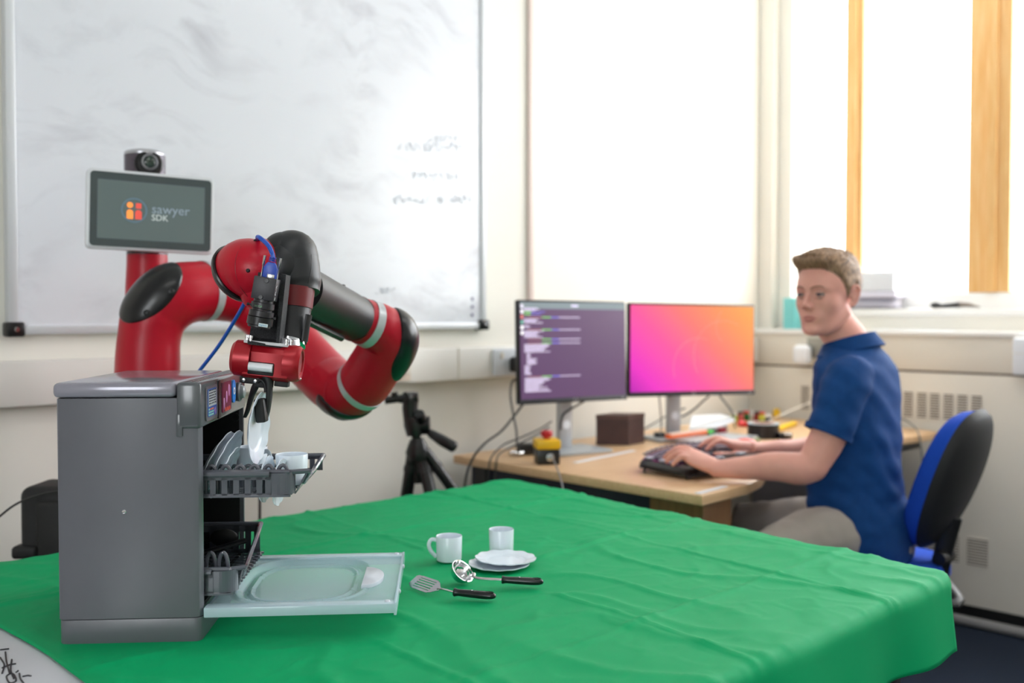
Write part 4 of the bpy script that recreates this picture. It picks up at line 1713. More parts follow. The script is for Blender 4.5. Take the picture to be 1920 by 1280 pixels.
obj('rod_recess', MB().box2((-.0235, -.0225, -.021), (.0145, -.012, -.002), Mx=MG, bev=.002), M['blackp'], grp)
m = MB()
m.box2((-.034, -.019, .0235), (.030, .012, .0280), bev=.001, Mx=MG)
top = obj('mounting_plate', m, mat('white_tape', (222, 222, 226), .5, bump=.4, bscale=300), grp, label='white taped mounting plate')
for (x, y) in ((-.030, -.016), (-.024, -.018), (.028, -.018), (.034, -.014), (-.027, -.010)):
    obj('bolt', MB().lathe([(0, 0), (.0026, 0), (.0026, .004), (.0034, .0045), (.0034, .008), (0, .009)], MG @ Matrix.Translation((x, y, .027)), 12), M['chrome'], top)
obj('steel_flange', MB().lathe([(0, .024), (.016, .024), (.019, .027), (.018, .031), (.016, .035), (0, .036)], MG @ Matrix.Translation((.024, .012, 0)), 32), M['silver'], grp)
for (x, z) in ((.0475, -.018),):
    obj('bolt', MB().ell(MG @ V((x, -.010, z)), (.002, .002, .002)), M['chrome'], grp)
obj('bolt', MB().ell(MG @ V((.0495, .004, -.022)), (.002, .002, .002)), M['chrome'], grp)

# finger carrier and fingers
m = MB()
m.box2((-.036, -.012, -.036), (.012, .004, -.026), bev=.002, Mx=MG)
m.box2((-.012, -.013, -.040), (.012, .004, -.020), bev=.002, Mx=MG)
m.box2((.014, -.006, -.036), (.034, .012, -.028), bev=.001, Mx=MG)
fcar = obj('finger_carrier', m, M['blackm'], rob)
for x in (-.029, -.012):
    obj('bolt', MB().lathe([(0, .0), (.0026, 0), (.0026, .003), (0, .0036)], MG @ Matrix.Translation((x, -.012, -.031)) @ Matrix.Rotation(pi / 2, 4, 'X'), 12), M['chrome'], fcar)


def finger(path, wds, name):
    m = MB()
    m.tube(path, wds, seg=12, smooth=5)
    return obj(name, m, M['blackm'], rob)


fl = MB()
fl.tube([at(486, 713, 1.452), at(478, 726, 1.455), at(471, 745, 1.462), at(464, 770, 1.468), at(459, 782, 1.470)], [(.0045, .006), (.005, .006), (.0028, .006), (.0022, .005), (.0018, .004)], seg=12, smooth=5)
obj('gripper_finger', fl, M['blackm'], rob)
fr_ = MB()
fr_.tube([at(494, 700, 1.448), at(503, 712, 1.446), at(505, 735, 1.445), at(502, 765, 1.445), at(497, 787, 1.445)], [(.007, .006), (.0055, .006), (.0045, .006), (.0038, .006), (.0030, .006)], seg=12, smooth=5)
fr_.tube([at(484, 716, 1.448), at(490, 712, 1.447), at(497, 720, 1.447), at(499, 735, 1.447)], [(.003, .005)] * 4, seg=10, smooth=4)
fo = obj('gripper_finger', fr_, M['blackm'], rob)
pdm = MB()
Mp = frame_mat(at(489.5, 769, 1.437), VD(.97, .0, .10), VD(0, 1, 0), VD(-.10, 0, .97))
pdm.box2((-.0075, -.010, -.0175), (.0075, .010, .0175), bev=.003, Mx=Mp, seg=3)
obj('rubber_pad', pdm, M['inner'], fo, label='black rubber pad')

# the plate held in the gripper : seen nearly edge-on
pn = VD(.997, -.03, -.08)
pu = VD(.10, .10, .99)
pu = (pu - pn * pu.dot(pn)).normalized()
px_ = pu.cross(pn)
pcn = at(476, 801, 1.438)
Mpl = frame_mat(pcn, pu, px_, pn)
if Mpl.to_3x3().determinant() < 0:
    Mpl = frame_mat(pcn, pu, -px_, pn)
place_plate('plate', .0530, Mpl @ Matrix.Rotation(.1, 4, 'Z'), 'white scalloped toy plate gripped upright by the robot fingers', h=.0075)

# blue cable: connector on the camera, arc over the wrist; then hangs down to the back
cab = thing('camera_cable', 'blue camera cable looping over the robot wrist and hanging down behind it', 'cable', at(505, 520, 1.46))
cc2 = cc + cu_ * .0160
m = MB()
Mco = frame_mat(cc2 + cr_ * .002 - cf_ * .002, cr_, cu_, cf_)
m.prism([(-.0095, 0), (.0095, 0), (.0098, .014), (.0070, .020), (.0045, .023), (-.0045, .023), (-.0070, .020), (-.0098, .014)], -.0045, .0045, Mco, bev=.0012)
for k in range(3):
    m.tube([Mco @ V((0, .024 + k * .0025, 0)), Mco @ V((0, .0255 + k * .0025, 0))], [.0052, .0052], seg=16)
co = obj('connector', m, mat('blue_connector', (34, 74, 184), .35), cab)
obj('connector_shell', MB().box2((-.003, -.001, .002), (.008, .006, .0052), bev=.0008, Mx=Mco), M['steel'], co)
for s in (-1, 1):
    obj('jack_screw', MB().tube([Mco @ V((s * .0115, -.002, 0)), Mco @ V((s * .0115, .016, 0)), Mco @ V((s * .0115, .018, 0)), Mco @ V((s * .0115, .031, 0))], [.0012, .0012, .0020, .0020], seg=10), M['steel'], co)
m = MB()
e0 = Mco @ V((0, .028, 0))
m.tube([e0, at(511, 478, 1.45), at(505, 463, 1.455), at(495, 452, 1.465), at(486, 445, 1.475), at(483, 446, 1.50), at(488, 460, 1.60)], .0034, seg=12, smooth=8)
obj('cable_run', m, M['blue'], cab)
m = MB()
m.tube([at(488, 460, 1.60), at(475, 520, 1.62), at(461, 562, 1.63), at(438, 604, 1.66), at(408, 651, 1.69), at(370, 700, 1.72), at(340, 740, 1.80), at(315, 800, 1.93)], .0032, seg=12, smooth=8)
obj('cable_run', m, M['blue'], cab)

# ================================================================== DESK
DZ = .73
dk = thing('office_desk', 'beech topped office desk with wavy front edge along the right walls', 'desk', (2.9, 1.9, 0))
curve = [(2.005, 1.385), (2.215, 1.392), (2.34, 1.425), (2.50, 1.50), (2.70, 1.56), (3.0, 1.585), (3.3, 1.575), (3.55, 1.53), (3.70, 1.52), (3.755, 1.545), (3.775, 1.60)]
cp_, _ = catmull([V((a, b, 0)) for a, b in curve[1:]], [0] * (len(curve) - 1), 5)
outl = [curve[0]] + [(p.x, p.y) for p in cp_] + [(3.775, 2.335), (2.03, 2.335)]
obj('desktop', MB().prism(outl, DZ - .026, DZ, bev=.003), M['wood'], dk, label='beech laminate desktop')
obj('modesty_panel', MB().box2((2.075, 1.58, .40), (2.095, 2.30, DZ - .028)), mat('navy_panel', (38, 40, 56), .6), dk, label='dark navy panel under the end of the top')
obj('end_panel', MB().prism([(2.045, 1.41), (2.17, 1.41), (2.17, 1.435), (2.07, 1.435), (2.07, 1.575), (2.045, 1.575)], 0, DZ - .027), M['wooddark'], dk, label='brown leg panel')
obj('end_panel', MB().box2((3.70, 1.66, .0), (3.725, 2.30, DZ - .027)), mat('grey_lilac_panel', (150, 148, 156), .6), dk, label='grey panel under the far end')
obj('desk_leg', MB().box2((2.06, 2.22, 0), (2.11, 2.27, DZ - .027)), M['blackp'], dk)
obj('under_rail', MB().box2((3.40, 1.60, DZ - .07), (3.76, 1.63, DZ - .027)), M['blackp'], dk)
# pc tower in the shade under the far end
t = thing('computer_tower', 'black computer tower in the shade under the far desk end', 'computer', (3.45, 1.72, 0))
obj('case', MB().box2((3.36, 1.62, .01), (3.54, 2.02, .45), bev=.006), M['blackm'], t)
obj('front_bezel', MB().box2((3.362, 1.612, .012), (3.538, 1.625, .448), bev=.004), M['blackp'], t)

# paper strips on the desk
for a, b_, lbl in (((1078, 868), (1188, 845), 'narrow white paper strip on the desk before the brown box'),
                   ((1308, 926), (1360, 912), 'short white strip at the front corner of the desk')):
    p0, p1 = onz(*a, DZ), onz(*b_, DZ)
    d = (p1 - p0).normalized()
    n = V((-d.y, d.x, 0))
    o = obj('paper_strip', MB().box2((0, -.009, .0005), ((p1 - p0).length, .009, .0022), Mx=frame_mat(p0, d, n, V((0, 0, 1)))), M['white'])
    tag(o, lbl, 'paper')


# ================================================================== MONITORS
def grad_mat():
    m = bpy.data.materials.new('magenta_orange_screen')
    m.use_nodes = True
    nt = m.node_tree
    b = nt.nodes['Principled BSDF']
    L = nt.links.new
    tc = nt.nodes.new('ShaderNodeTexCoord')
    sp = nt.nodes.new('ShaderNodeSeparateXYZ')
    L(tc.outputs['Generated'], sp.inputs[0])
    # diagonal: left bottom magenta-purple, right top orange
    ma = nt.nodes.new('ShaderNodeMath')
    ma.operation = 'MULTIPLY_ADD'
    ma.inputs[1].default_value = .62
    L(sp.outputs['X'], ma.inputs[0])
    mb2 = nt.nodes.new('ShaderNodeMath')
    mb2.operation = 'MULTIPLY'
    mb2.inputs[1].default_value = .38
    L(sp.outputs['Z'], mb2.inputs[0])
    L(mb2.outputs[0], ma.inputs[2])
    cr = nt.nodes.new('ShaderNodeValToRGB')
    e = cr.color_ramp.elements
    e[0].position = 0.0
    e[0].color = lin((182, 30, 176))
    e[1].position = 1.0
    e[1].color = lin((255, 172, 78))
    for p, c in ((.14, (240, 50, 196)), (.38, (255, 84, 160)), (.60, (255, 122, 116)), (.80, (255, 150, 92))):
        x = e.new(p)
        x.color = lin(c)
    L(ma.outputs[0], cr.inputs['Fac'])
    b.inputs['Base Color'].default_value = (.02, .02, .02, 1)
    b.inputs['Roughness'].default_value = .25
    L(cr.outputs['Color'], b.inputs['Emission Color'])
    b.inputs['Emission Strength'].default_value = 1.0
    return m


def term_mat():
    m = bpy.data.materials.new('terminal_purple')
    m.use_nodes = True
    nt = m.node_tree
    b = nt.nodes['Principled BSDF']
    b.inputs['Base Color'].default_value = lin((60, 50, 66))
    b.inputs['Roughness'].default_value = .3
    b.inputs['Emission Color'].default_value = lin((98, 66, 106))
    b.inputs['Emission Strength'].default_value = .8
    return m


def monitor(TL, TR, BR, BL, label, back, bsz, base_c, screen, name='monitor'):
    c = (TL + TR + BR + BL) / 4
    x = ((TR + BR) / 2 - (TL + BL) / 2)
    w_ = x.length
    x.normalize()
    u = ((TL + TR) / 2 - (BL + BR) / 2)
    u = (u - x * u.dot(x))
    h_ = u.length
    u.normalize()
    n = x.cross(u)      # towards viewer?
    if (RZ.inverted() @ n).y > 0:
        n = -n
    Mx = frame_mat(c, x, u, n)
    t = thing(name, label, 'monitor', V((base_c.x, base_c.y, DZ)))
    hs = obj('monitor_housing', MB().box2((-w_ / 2, -h_ / 2, -.022), (w_ / 2, h_ / 2, 0), Mx=Mx, bev=.005), M['blackp'], t)
    obj('bezel_chin', MB().box2((-w_ / 2, -h_ / 2, -.002), (w_ / 2, -h_ / 2 + .015, .002), Mx=Mx, bev=.001), mat('dark_grey_bezel', (54, 56, 62), .4), t)
    # screen: mesh in own frame so the gradient follows it
    so = bpy.data.objects.new('screen', None)
    bpy.data.objects.remove(so)
    sm_ = MB().box2((-w_ / 2 + .006, -h_ / 2 + .016, 0), (w_ / 2 - .006, h_ / 2 - .007, .0016), Mx=Mx)
    s = obj('screen', sm_, screen, t, smooth=False)
    obj('maker_badge', MB().lathe([(.006, 0), (.0075, 0), (.0075, .001), (.006, .001)], Mx @ Matrix.Translation((0, -h_ / 2 + .0075, .002)), 16), M['silver'], t)
    obj('power_light', MB().ell(Mx @ V((w_ / 2 - .02, -h_ / 2 + .006, .002)), (.003, .003, .002)), M['white'], t)
    # stand
    bc_ = V((base_c.x, base_c.y, DZ))
    nb = V((n.x, n.y, 0)).normalized()
    xb = V((x.x, x.y, 0)).normalized()
    top = c - n * back - u * h_ * .1
    cc3 = V((top.x, top.y, 0)) + V((0, 0, DZ))
    Mb = frame_mat(cc3, xb, nb, V((0, 0, 1)))
    zt = c.z - DZ
    st = MB()
    st.box2((-.026, -.012, .008), (.026, .012, zt), Mx=Mb, bev=.006)
    so_ = obj('stand_column', st, mat('monitor_stand_grey', (184, 186, 190), .35, metal=.2), t)
    obj('cable_hole', MB().lathe([(0, 0), (.014, 0), (.014, .001), (0, .001)], Mb @ Matrix.Translation((0, .0125, .085)) @ Matrix.Rotation(-pi / 2, 4, 'X'), 20), M['white'], so_)
    obj('stand_arm', MB().box2((-.04, .0, zt - .06), (.04, back - .022, zt + .04), Mx=Mb, bev=.004), M['blackp'], t)
    obj('stand_base', MB().prism(rrect(bsz[0], bsz[1], .012), 0.0006, .010, Mb @ Matrix.Translation((0, bsz[2], 0)), bev=.002), mat('monitor_base_grey', (160, 166, 170), .35, metal=.15), t)
    return t, Mx, w_, h_


m1, MX1, w1_, h1_ = monitor(at(965, 558, 3.03), at(1170, 568, 3.27), at(1178, 745, 3.27), at(980, 762, 3.03),
                            'left hand monitor showing a purple terminal window with lines of text', .055, (.22, .17, .035), V((2.30, 2.12, DZ)), term_mat())
m2, MX2, w2_, h2_ = monitor(at(1175, 568, 3.27), at(1411, 570, 3.46), at(1419, 740, 3.46), at(1183, 743, 3.27),
                            'right hand monitor showing a plain pink to orange screen', .13, (.20, .15, .0), V((2.83, 2.10, DZ)), grad_mat())
# terminal text: rows of small characters, flat on the screen
wht = mat('terminal_text_white', (210, 200, 225), .5, emit=(206, 196, 224), estr=.85)
brn = mat('terminal_text_brown', (150, 96, 90), .5, emit=(158, 100, 92), estr=.85)
grn = mat('terminal_text_green', (120, 190, 100), .5, emit=(120, 196, 96), estr=.85)
blu = mat('terminal_text_blue', (110, 110, 210), .5, emit=(112, 112, 206), estr=.85)
topb = mat('terminal_title_bar', (110, 122, 128), .5, emit=(112, 124, 130), estr=.7)
T = {k: MB() for k in 'wbgl'}
rs = random.Random(11)


def run(k, x0, x1, v, hgt=.0024):
    """characters between x0..x1 (fraction of width) at height fraction v from the top"""
    x = x0
    y = h1_ / 2 - .008 - v * (h1_ - .026)
    while x < x1:
        ww = rs.uniform(.0016, .0026)
        X = -w1_ / 2 + .008 + x * (w1_ - .016)
        T[k].box2((X, y - hgt / 2, .0017), (X + ww, y + hgt / 2, .0020), Mx=MX1)
        x += (ww + .0008) / w1_


rows_ = []


def block(v0, v1, xl, xmax):
    v = v0
    while v < v1:
        run('w', xl, xl + rs.uniform(.45, 1) * (xmax - xl), v)
        v += .0125


def prompt(v):
    run('b', .06, .19, v)
    run('g', .19, .28, v, .0034)
    run('l', .28, .35, v, .0034)
    run('w', .35, .55, v)


block(.06, .085, .03, .20)
run('g', .03, .09, .10, .004); run('l', .09, .22, .10); run('g', .03, .09, .125, .004); run('l', .09, .18, .125)
prompt(.155)
block(.175, .225, .03, .20); block(.245, .262, .03, .10)
prompt(.285)
block(.30, .37, .03, .26)
prompt(.385); prompt(.425)
block(.44, .52, .03, .27); block(.535, .58, .05, .09); block(.59, .65, .05, .18); block(.66, .75, .03, .09)
prompt(.775)
block(.79, .93, .03, .28)
for k, (mt_, nm) in {'w': (wht, 'terminal_text'), 'b': (brn, 'terminal_text'), 'g': (grn, 'terminal_text'), 'l': (blu, 'terminal_text')}.items():
    o = obj(nm, T[k], mt_, m1, smooth=False)
    o['kind'] = 'stuff'
obj('title_bar', MB().box2((-w1_ / 2 + .006, h1_ / 2 - .028, .0014), (w1_ / 2 - .006, h1_ / 2 - .007, .00175), Mx=MX1), topb, m1, smooth=False)
obj('title_text', MB().box2((-.012, h1_ / 2 - .020, .0017), (.016, h1_ / 2 - .0145, .0021), Mx=MX1), wht, m1, smooth=False)
dock = [(210, 205, 220), (225, 225, 232), (196, 110, 100), (90, 160, 140), (236, 236, 240), (232, 232, 236)]
for i, cc_ in enumerate(dock):
    y = h1_ / 2 - .020 - i * .0165
    obj('dock_icon', MB().box2((-w1_ / 2 + .0075, y - .0055, .0017), (-w1_ / 2 + .0175, y + .0055, .0024), Mx=MX1, bev=.0012),
        mat('dock_icon_colour', cc_, .5, emit=cc_, estr=.8), m1)
# faint arcs on the second screen
arc = MB()
for (cx, cy, r, a0, a1) in ((.02, -.06, .10, 70, 200), (.12, -.02, .12, 60, 210), (.16, .08, .07, 90, 230)):
    pts = []
    for k in range(25):
        a = radians(a0 + (a1 - a0) * k / 24)
        x_, y_ = cx + r * cos(a), cy + r * sin(a)
        if abs(x_) < w2_ / 2 - .012 and abs(y_) < h2_ / 2 - .02:
            pts.append(MX2 @ V((x_, y_, .0017)))
    if len(pts) > 3:
        arc.tube(pts, .0004, seg=4)
obj('screen_arc', arc, mat('pale_arc', (255, 150, 140), .5, emit=(255, 132, 128), estr=.9), m2)['kind'] = 'stuff'


# ================================================================== THINGS ON THE DESK
def zup(p, z=0):
    return V((p.x, p.y, DZ + z))


RX = Matrix.Identity(4)
# brown cardboard box
pbx = onz(1178, 835, DZ)
ang = math.atan2(onz(1178, 835, DZ).y - onz(1118, 832, DZ).y, onz(1178, 835, DZ).x - onz(1118, 832, DZ).x)
bt_ = thing('brown_box', 'dark brown cube shaped box on the desk between the monitors', 'box', zup(pbx))
e1 = (RZ @ V((-.107, .012, 0)))
e2 = (RZ @ V((.075, .09, 0)))
e1n, e2n = e1.normalized(), e2.normalized()
MBx = frame_mat(zup(pbx, .0006), e1n, e2n, V((0, 0, 1)))
b_ = MB()
pl = [(0, 0), (.108, 0), (.108, .10), (0, .10)]
b_.loft([[MBx @ V((x, y, 0)) for x, y in pl], [MBx @ V((x, y, .100)) for x, y in pl]])
obj('box_body', b_, mat('dark_brown_card', (66, 38, 34), .55, var=.15, vscale=20), bt_, smooth=False)
pl2 = [(-.001, -.001), (.109, -.001), (.109, .101), (-.001, .101)]
obj('box_lid', MB().loft([[MBx @ V((x, y, .088)) for x, y in pl2], [MBx @ V((x, y, .102)) for x, y in pl2]]), mat('brown_card_lid', (84, 54, 46), .5), bt_, smooth=False)

# emergency stop box
pe = onz(1025, 868, DZ)
es = thing('emergency_stop', 'yellow and black emergency stop box with a red mushroom button', 'emergency stop', zup(pe))
R45 = Matrix.Rotation(YAW + radians(8), 4, 'Z')
obj('base_box', MB().box(zup(pe, .0225), (.068, .068, .044), rot=R45, bev=.004), M['blackp'], es)
obj('yellow_cover', MB().box(zup(pe, .0585), (.074, .074, .028), rot=R45, bev=.006), mat('safety_yellow', (232, 184, 24), .4), es, label='yellow upper cover')
obj('red_button', MB().lathe([(.010, 0), (.010, .006), (.017, .010), (.0185, .020), (.015, .026), (0, .028)], Matrix.Translation(zup(pe, .071)), 28), mat('stop_red', (186, 30, 40), .35), es, label='red mushroom button')
gl = zup(pe, .022) + VD(.25, -.97, 0) * .034
obj('cable_gland', MB().lathe([(0, 0), (.012, 0), (.012, .005), (.009, .006), (.009, .012), (.004, .013), (0, .013)], axis_mat(gl, VD(.25, -.97, 0)), 20), M['steel'], es)
g0 = gl + VD(.25, -.97, 0) * .012
obj('lead', MB().tube([g0, g0 + VD(.4, -.9, -.1) * .012, onz(1047, 884, DZ + .004), onz(1052, 900, DZ + .001), at(1056, 920, 2.55), at(1060, 960, 2.52)], .0022, seg=8, smooth=5), mat('grey_lead', (120, 120, 124), .4), es)

# adaptors behind it
pa_ = onz(985, 852, DZ)
ad = thing('power_adaptor', 'black adaptor with metal connectors beside the emergency stop box', 'adaptor', zup(pa_))
obj('adaptor_body', MB().box(zup(pa_, .018), (.055, .04, .034), rot=R45, bev=.005), M['blackp'], ad)
for k in range(3):
    c = zup(pa_, .012) + VD(-.6, -.75, 0) * .035 + VD(.75, -.6, 0) * (k - 1) * .016
    obj('connector', MB().tube([c, c + VD(-.6, -.7, -.1) * .022], .0065, seg=12), M['steel'], ad)

# keyboard: curved black ergonomic board, raised on small feet
kb = thing('keyboard', 'black curved ergonomic keyboard with purple tinted panel under the hands', 'keyboard', (2.42, 1.64, DZ))
KX0, KX1 = 2.165, 2.635


def kb_pt(u, v, h):
    """u 0..1 left to right, v 0..1 front to back"""
    x = KX0 + (KX1 - KX0) * u
    bow = .030 * (1 - (2 * u - 1) ** 2)
    yf = 1.505 - .5 * bow + .035 * abs(2 * u - 1) ** 4
    yb = 1.735 + bow - .03 * abs(2 * u - 1) ** 4
    y = yf + (yb - yf) * v
    z = DZ + .012 + .010 * v + .014 * (1 - (2 * u - 1) ** 2) + h
    return V((x, y, z))


kbm = bmesh.new()
NU, NV = 40, 16
tp, bt2 = [], []
for i in range(NU + 1):
    tp.append([kbm.verts.new(kb_pt(i / NU, j / NV, .014 - .012 * (max(0, abs(2 * j / NV - 1) - .8) / .2) ** 2 - .010 * (max(0, abs(2 * i / NU - 1) - .93) / .07) ** 2)) for j in range(NV + 1)])
    bt2.append([kbm.verts.new(kb_pt(i / NU, j / NV, -.006)) for j in range(NV + 1)])
for i in range(NU):
    for j in range(NV):
        kbm.faces.new((tp[i][j], tp[i + 1][j], tp[i + 1][j + 1], tp[i][j + 1]))
        kbm.faces.new((bt2[i][j + 1], bt2[i + 1][j + 1], bt2[i + 1][j], bt2[i][j]))
for i in range(NU):
    kbm.faces.new((bt2[i][0], bt2[i + 1][0], tp[i + 1][0], tp[i][0]))
    kbm.faces.new((tp[i][NV], tp[i + 1][NV], bt2[i + 1][NV], bt2[i][NV]))
for j in range(NV):
    kbm.faces.new((tp[0][j], tp[0][j + 1], bt2[0][j + 1], bt2[0][j]))
    kbm.faces.new((bt2[NU][j], bt2[NU][j + 1], tp[NU][j + 1], tp[NU][j]))
kbo = obj('keyboard_body', kbm, M['blackp'], kb)
pn_ = bmesh.new()
rws = [[pn_.verts.new(kb_pt(.03 + .94 * i / 30, .30 + .64 * j / 8, .0150)) for j in range(9)] for i in range(31)]
for i in range(30):
    for j in range(8):
        pn_.faces.new((rws[i][j], rws[i + 1][j], rws[i + 1][j + 1], rws[i][j + 1]))
obj('key_bed', pn_, mat('purple_tinted_black', (84, 40, 76), .25), kb)
M['key'] = mat('grey_key', (112, 112, 124), .35)
M['keyl'] = mat('pale_key', (186, 194, 206), .3)
key_src = None


def key_at(u, v, su, sv, light=False):
    global key_src
    c = kb_pt(u, v, .0185)
    if key_src is None:
        mkey = MB().box((0, 0, 0), (.0145, .0145, .006), bev=.002)
        me = finish_mesh('key', mkey.bm)
        me.materials.append(M['key'])
        me2 = me.copy()
        me2.materials.clear()
        me2.materials.append(M['keyl'])
        key_src = (me, me2)
    o = bpy.data.objects.new('key', key_src[1 if light else 0])
    COL.objects.link(o)
    o.parent = kb
    o.location = WM['keyboard'].inverted() @ c
    o.scale = (su, sv, 1)
    return o


for r_ in range(5):
    v = .40 + r_ * .105
    for c_ in range(16):
        u = .10 + c_ * .051
        if .455 < u < .50:
            continue
        key_at(u, v, 1.35, 1.15, light=False)
for c_ in range(14):
    key_at(.12 + c_ * .056, .955, 1.1, .5)
for (u, v, a, b2) in ((.055, .42, 1.2, 1.6), (.055, .60, 1.2, 1.4), (.058, .84, 1.3, 1.5), (.15, .22, 1.8, 1.3), (.24, .21, 1.8, 1.3), (.33, .20, 1.9, 1.3), (.55, .20, 2.0, 1.3)):
    key_at(u, v, a, b2, True)
for (u, v) in ((.03, .12), (.97, .12), (.04, .9), (.96, .9)):
    p = kb_pt(u, v, -.004)
    obj('foot', MB().tube([p, V((p.x - .004, p.y, DZ + .0005))], .004, seg=8), M['blackp'], kb)

# closed silver laptop / slim case, orange box lid, hub
pl_ = onz(1300, 824, DZ)
lp = thing('silver_laptop', 'closed silver laptop lying behind the keyboard', 'laptop', zup(pl_))
Mlp = frame_mat(zup(V((2.875, 2.00, 0)), 0), V((1, 0, 0)), V((0, 1, 0)), V((0, 0, 1)))
obj('laptop_base', MB().box2((2.74, 1.86, DZ + .001), (3.03, 2.00, DZ + .010), bev=.003), M['silver'], lp)
obj('laptop_lid', MB().box2((2.74, 1.86, DZ + .0105), (3.03, 2.00, DZ + .017), bev=.003), mat('laptop_lid_silver', (196, 200, 206), .3, metal=.4), lp)
p = onz(1236, 824, DZ)
hb = thing('usb_hub', 'small black hub with a cable beside the orange bar', 'usb hub', zup(p))
obj('hub_body', MB().box(zup(p, .014), (.035, .03, .026), rot=R45, bev=.003), M['blackp'], hb)
obj('hub_plate', MB().box(zup(p, .004) + VD(-1, .2, 0) * .035, (.05, .035, .006), rot=R45, bev=.002), M['blackp'], hb)
p0, p1 = onz(1252, 822, DZ + .02), onz(1322, 812, DZ + .02)
o = thing('orange_level', 'orange bar shaped tool with a green end lying on the laptop', 'tool', (p0 + p1) / 2 + V((0, 0, 0)))
d = (p1 - p0).normalized()
Mo = frame_mat(p0, d, V((-d.y, d.x, 0)), V((0, 0, 1)))
L_ = (p1 - p0).length
obj('tool_bar', MB().box2((0, -.012, -.001), (L_, .012, .014), Mx=Mo, bev=.002), M['orange'], o)
obj('bar_strip', MB().box2((.004, -.0125, .010), (L_ - .004, .0125, .016), Mx=Mo, bev=.002), mat('pale_pink', (236, 200, 180), .4), o)
obj('green_end', MB().box2((L_ + .001, -.014, -.001), (L_ + .034, .012, .010), Mx=Mo, bev=.003), mat('bright_green', (70, 200, 90), .4), o)
p = onz(1353, 818, DZ)
o = obj('red_block', MB().box(zup(p, .016), (.026, .030, .032), rot=R45, bev=.003), mat('deep_red_block', (150, 20, 40), .4))
tag(o, 'small deep red block behind the laptop', 'block')
# tilted white panel leaning behind
w_ = MB()
a, b2, c, d = at(1292, 803, 3.55), at(1376, 783, 3.62), at(1352, 776, 3.78), at(1298, 779, 3.72)
a2, b22 = at(1345, 800, 3.56), at(1378, 787, 3.62)
pts = [a, a2, b22, b2, c, d]
w_.loft([[p_ for p_ in pts], [p_ - V((0, 0, .006)) for p_ in pts]])
wt = thing('white_folder', 'white folder propped up at an angle behind the orange bar', 'folder', zup(at(1330, 800, 3.65)))
obj('folder_sheet', w_, M['white'], wt, smooth=False)
c_ = at(1335, 792, 3.66)
obj('folder_wedge', MB().box2((c_.x - .05, c_.y - .03, DZ + .001), (c_.x + .06, c_.y + .04, c_.z - .012), bev=.004), mat('grey_document_box', (120, 122, 128), .6), wt)

# red mouse-like tape measure, gaffer tape, small bits
p = onz(1397, 836, DZ)
rm = thing('red_mouse', 'glossy bright red computer mouse on the desk beyond the hands', 'mouse', zup(p))
obj('mouse_shell', MB().ell(zup(p, .010), (.040, .024, .017), rot=Matrix.Rotation(YAW, 4, 'Z')).box(zup(p, .004), (.06, .034, .006), rot=R45, bev=.002), mat('glossy_red', (226, 28, 18), .15, coat=.6), rm)
obj('scroll_wheel', MB().lathe([(0, -.002), (.006, -.002), (.006, .002), (0, .002)], axis_mat(zup(p, .024) + VD(.9, 0, 0) * .018, VD(0, 1, 0)), 14), M['blackp'], rm)
p = onz(1431, 820, DZ)
tp_ = thing('tape_roll', 'wide black roll of tape with a pale rim standing flat on the desk', 'tape', zup(p))
obj('tape_winding', MB().lathe([(.042, .001), (.056, .001), (.056, .050), (.042, .050), (.042, .001)], Matrix.Translation(zup(p)), 40), mat('black_tape', (26, 22, 22), .35), tp_)
obj('tape_core', MB().lathe([(.038, .001), (.0415, .001), (.0415, .053), (.038, .053), (.038, .001)], Matrix.Translation(zup(p)), 40), mat('card_core', (190, 140, 116), .6), tp_)
obj('backing_rim', MB().lathe([(.0425, .0505), (.0555, .0505), (.056, .0525), (.0425, .0525)], Matrix.Translation(zup(p)), 40), mat('pale_blue_rim', (190, 210, 220), .4), tp_)
p = onz(1412, 828, DZ)
o = obj('glass_vial_block', MB().box(zup(p, .0075), (.045, .016, .014), rot=R45, bev=.003), mat('pale_green_acrylic', (160, 176, 140), .2))
tag(o, 'small pale green acrylic block in front of the tape roll', 'block')
p = onz(1471, 823, DZ)
o = thing('connector_lump', 'black and chrome connector lump beside the tape roll', 'connector', zup(p))
obj('connector_body', MB().box(zup(p, .012), (.05, .03, .022), rot=R45, bev=.005), M['blackp'], o)
for k in range(3):
    obj('chrome_ring', MB().ell(zup(p, .018) + VD(.9, -.5, 0) * (k - 1) * .014 + VD(0, -1, 0) * .014, (.005, .005, .005)), M['chrome'], o)


def screwdriver(name, pxa, pxb, color, label, r=.011):
    a, b2 = onz(*pxa, DZ + r), onz(*pxb, DZ + r)
    t = thing(name, label, 'screwdriver', zup((a + b2) / 2))
    d = b2 - a
    m = MB().tube([a, a + d * .06, a + d * .3, a + d * .5, a + d * .55], [r * .6, r, r * .9, r, r * .5], seg=14, smooth=2)
    obj('grip', m, mat(name + '_grip', color, .35), t)
    obj('grip_end', MB().ell(a + d * .02, (r * .9,) * 3), mat('orange_red_end', (222, 70, 30), .4), t)
    obj('blade', MB().tube([a + d * .54, b2], .003, seg=8), M['steel'], t)


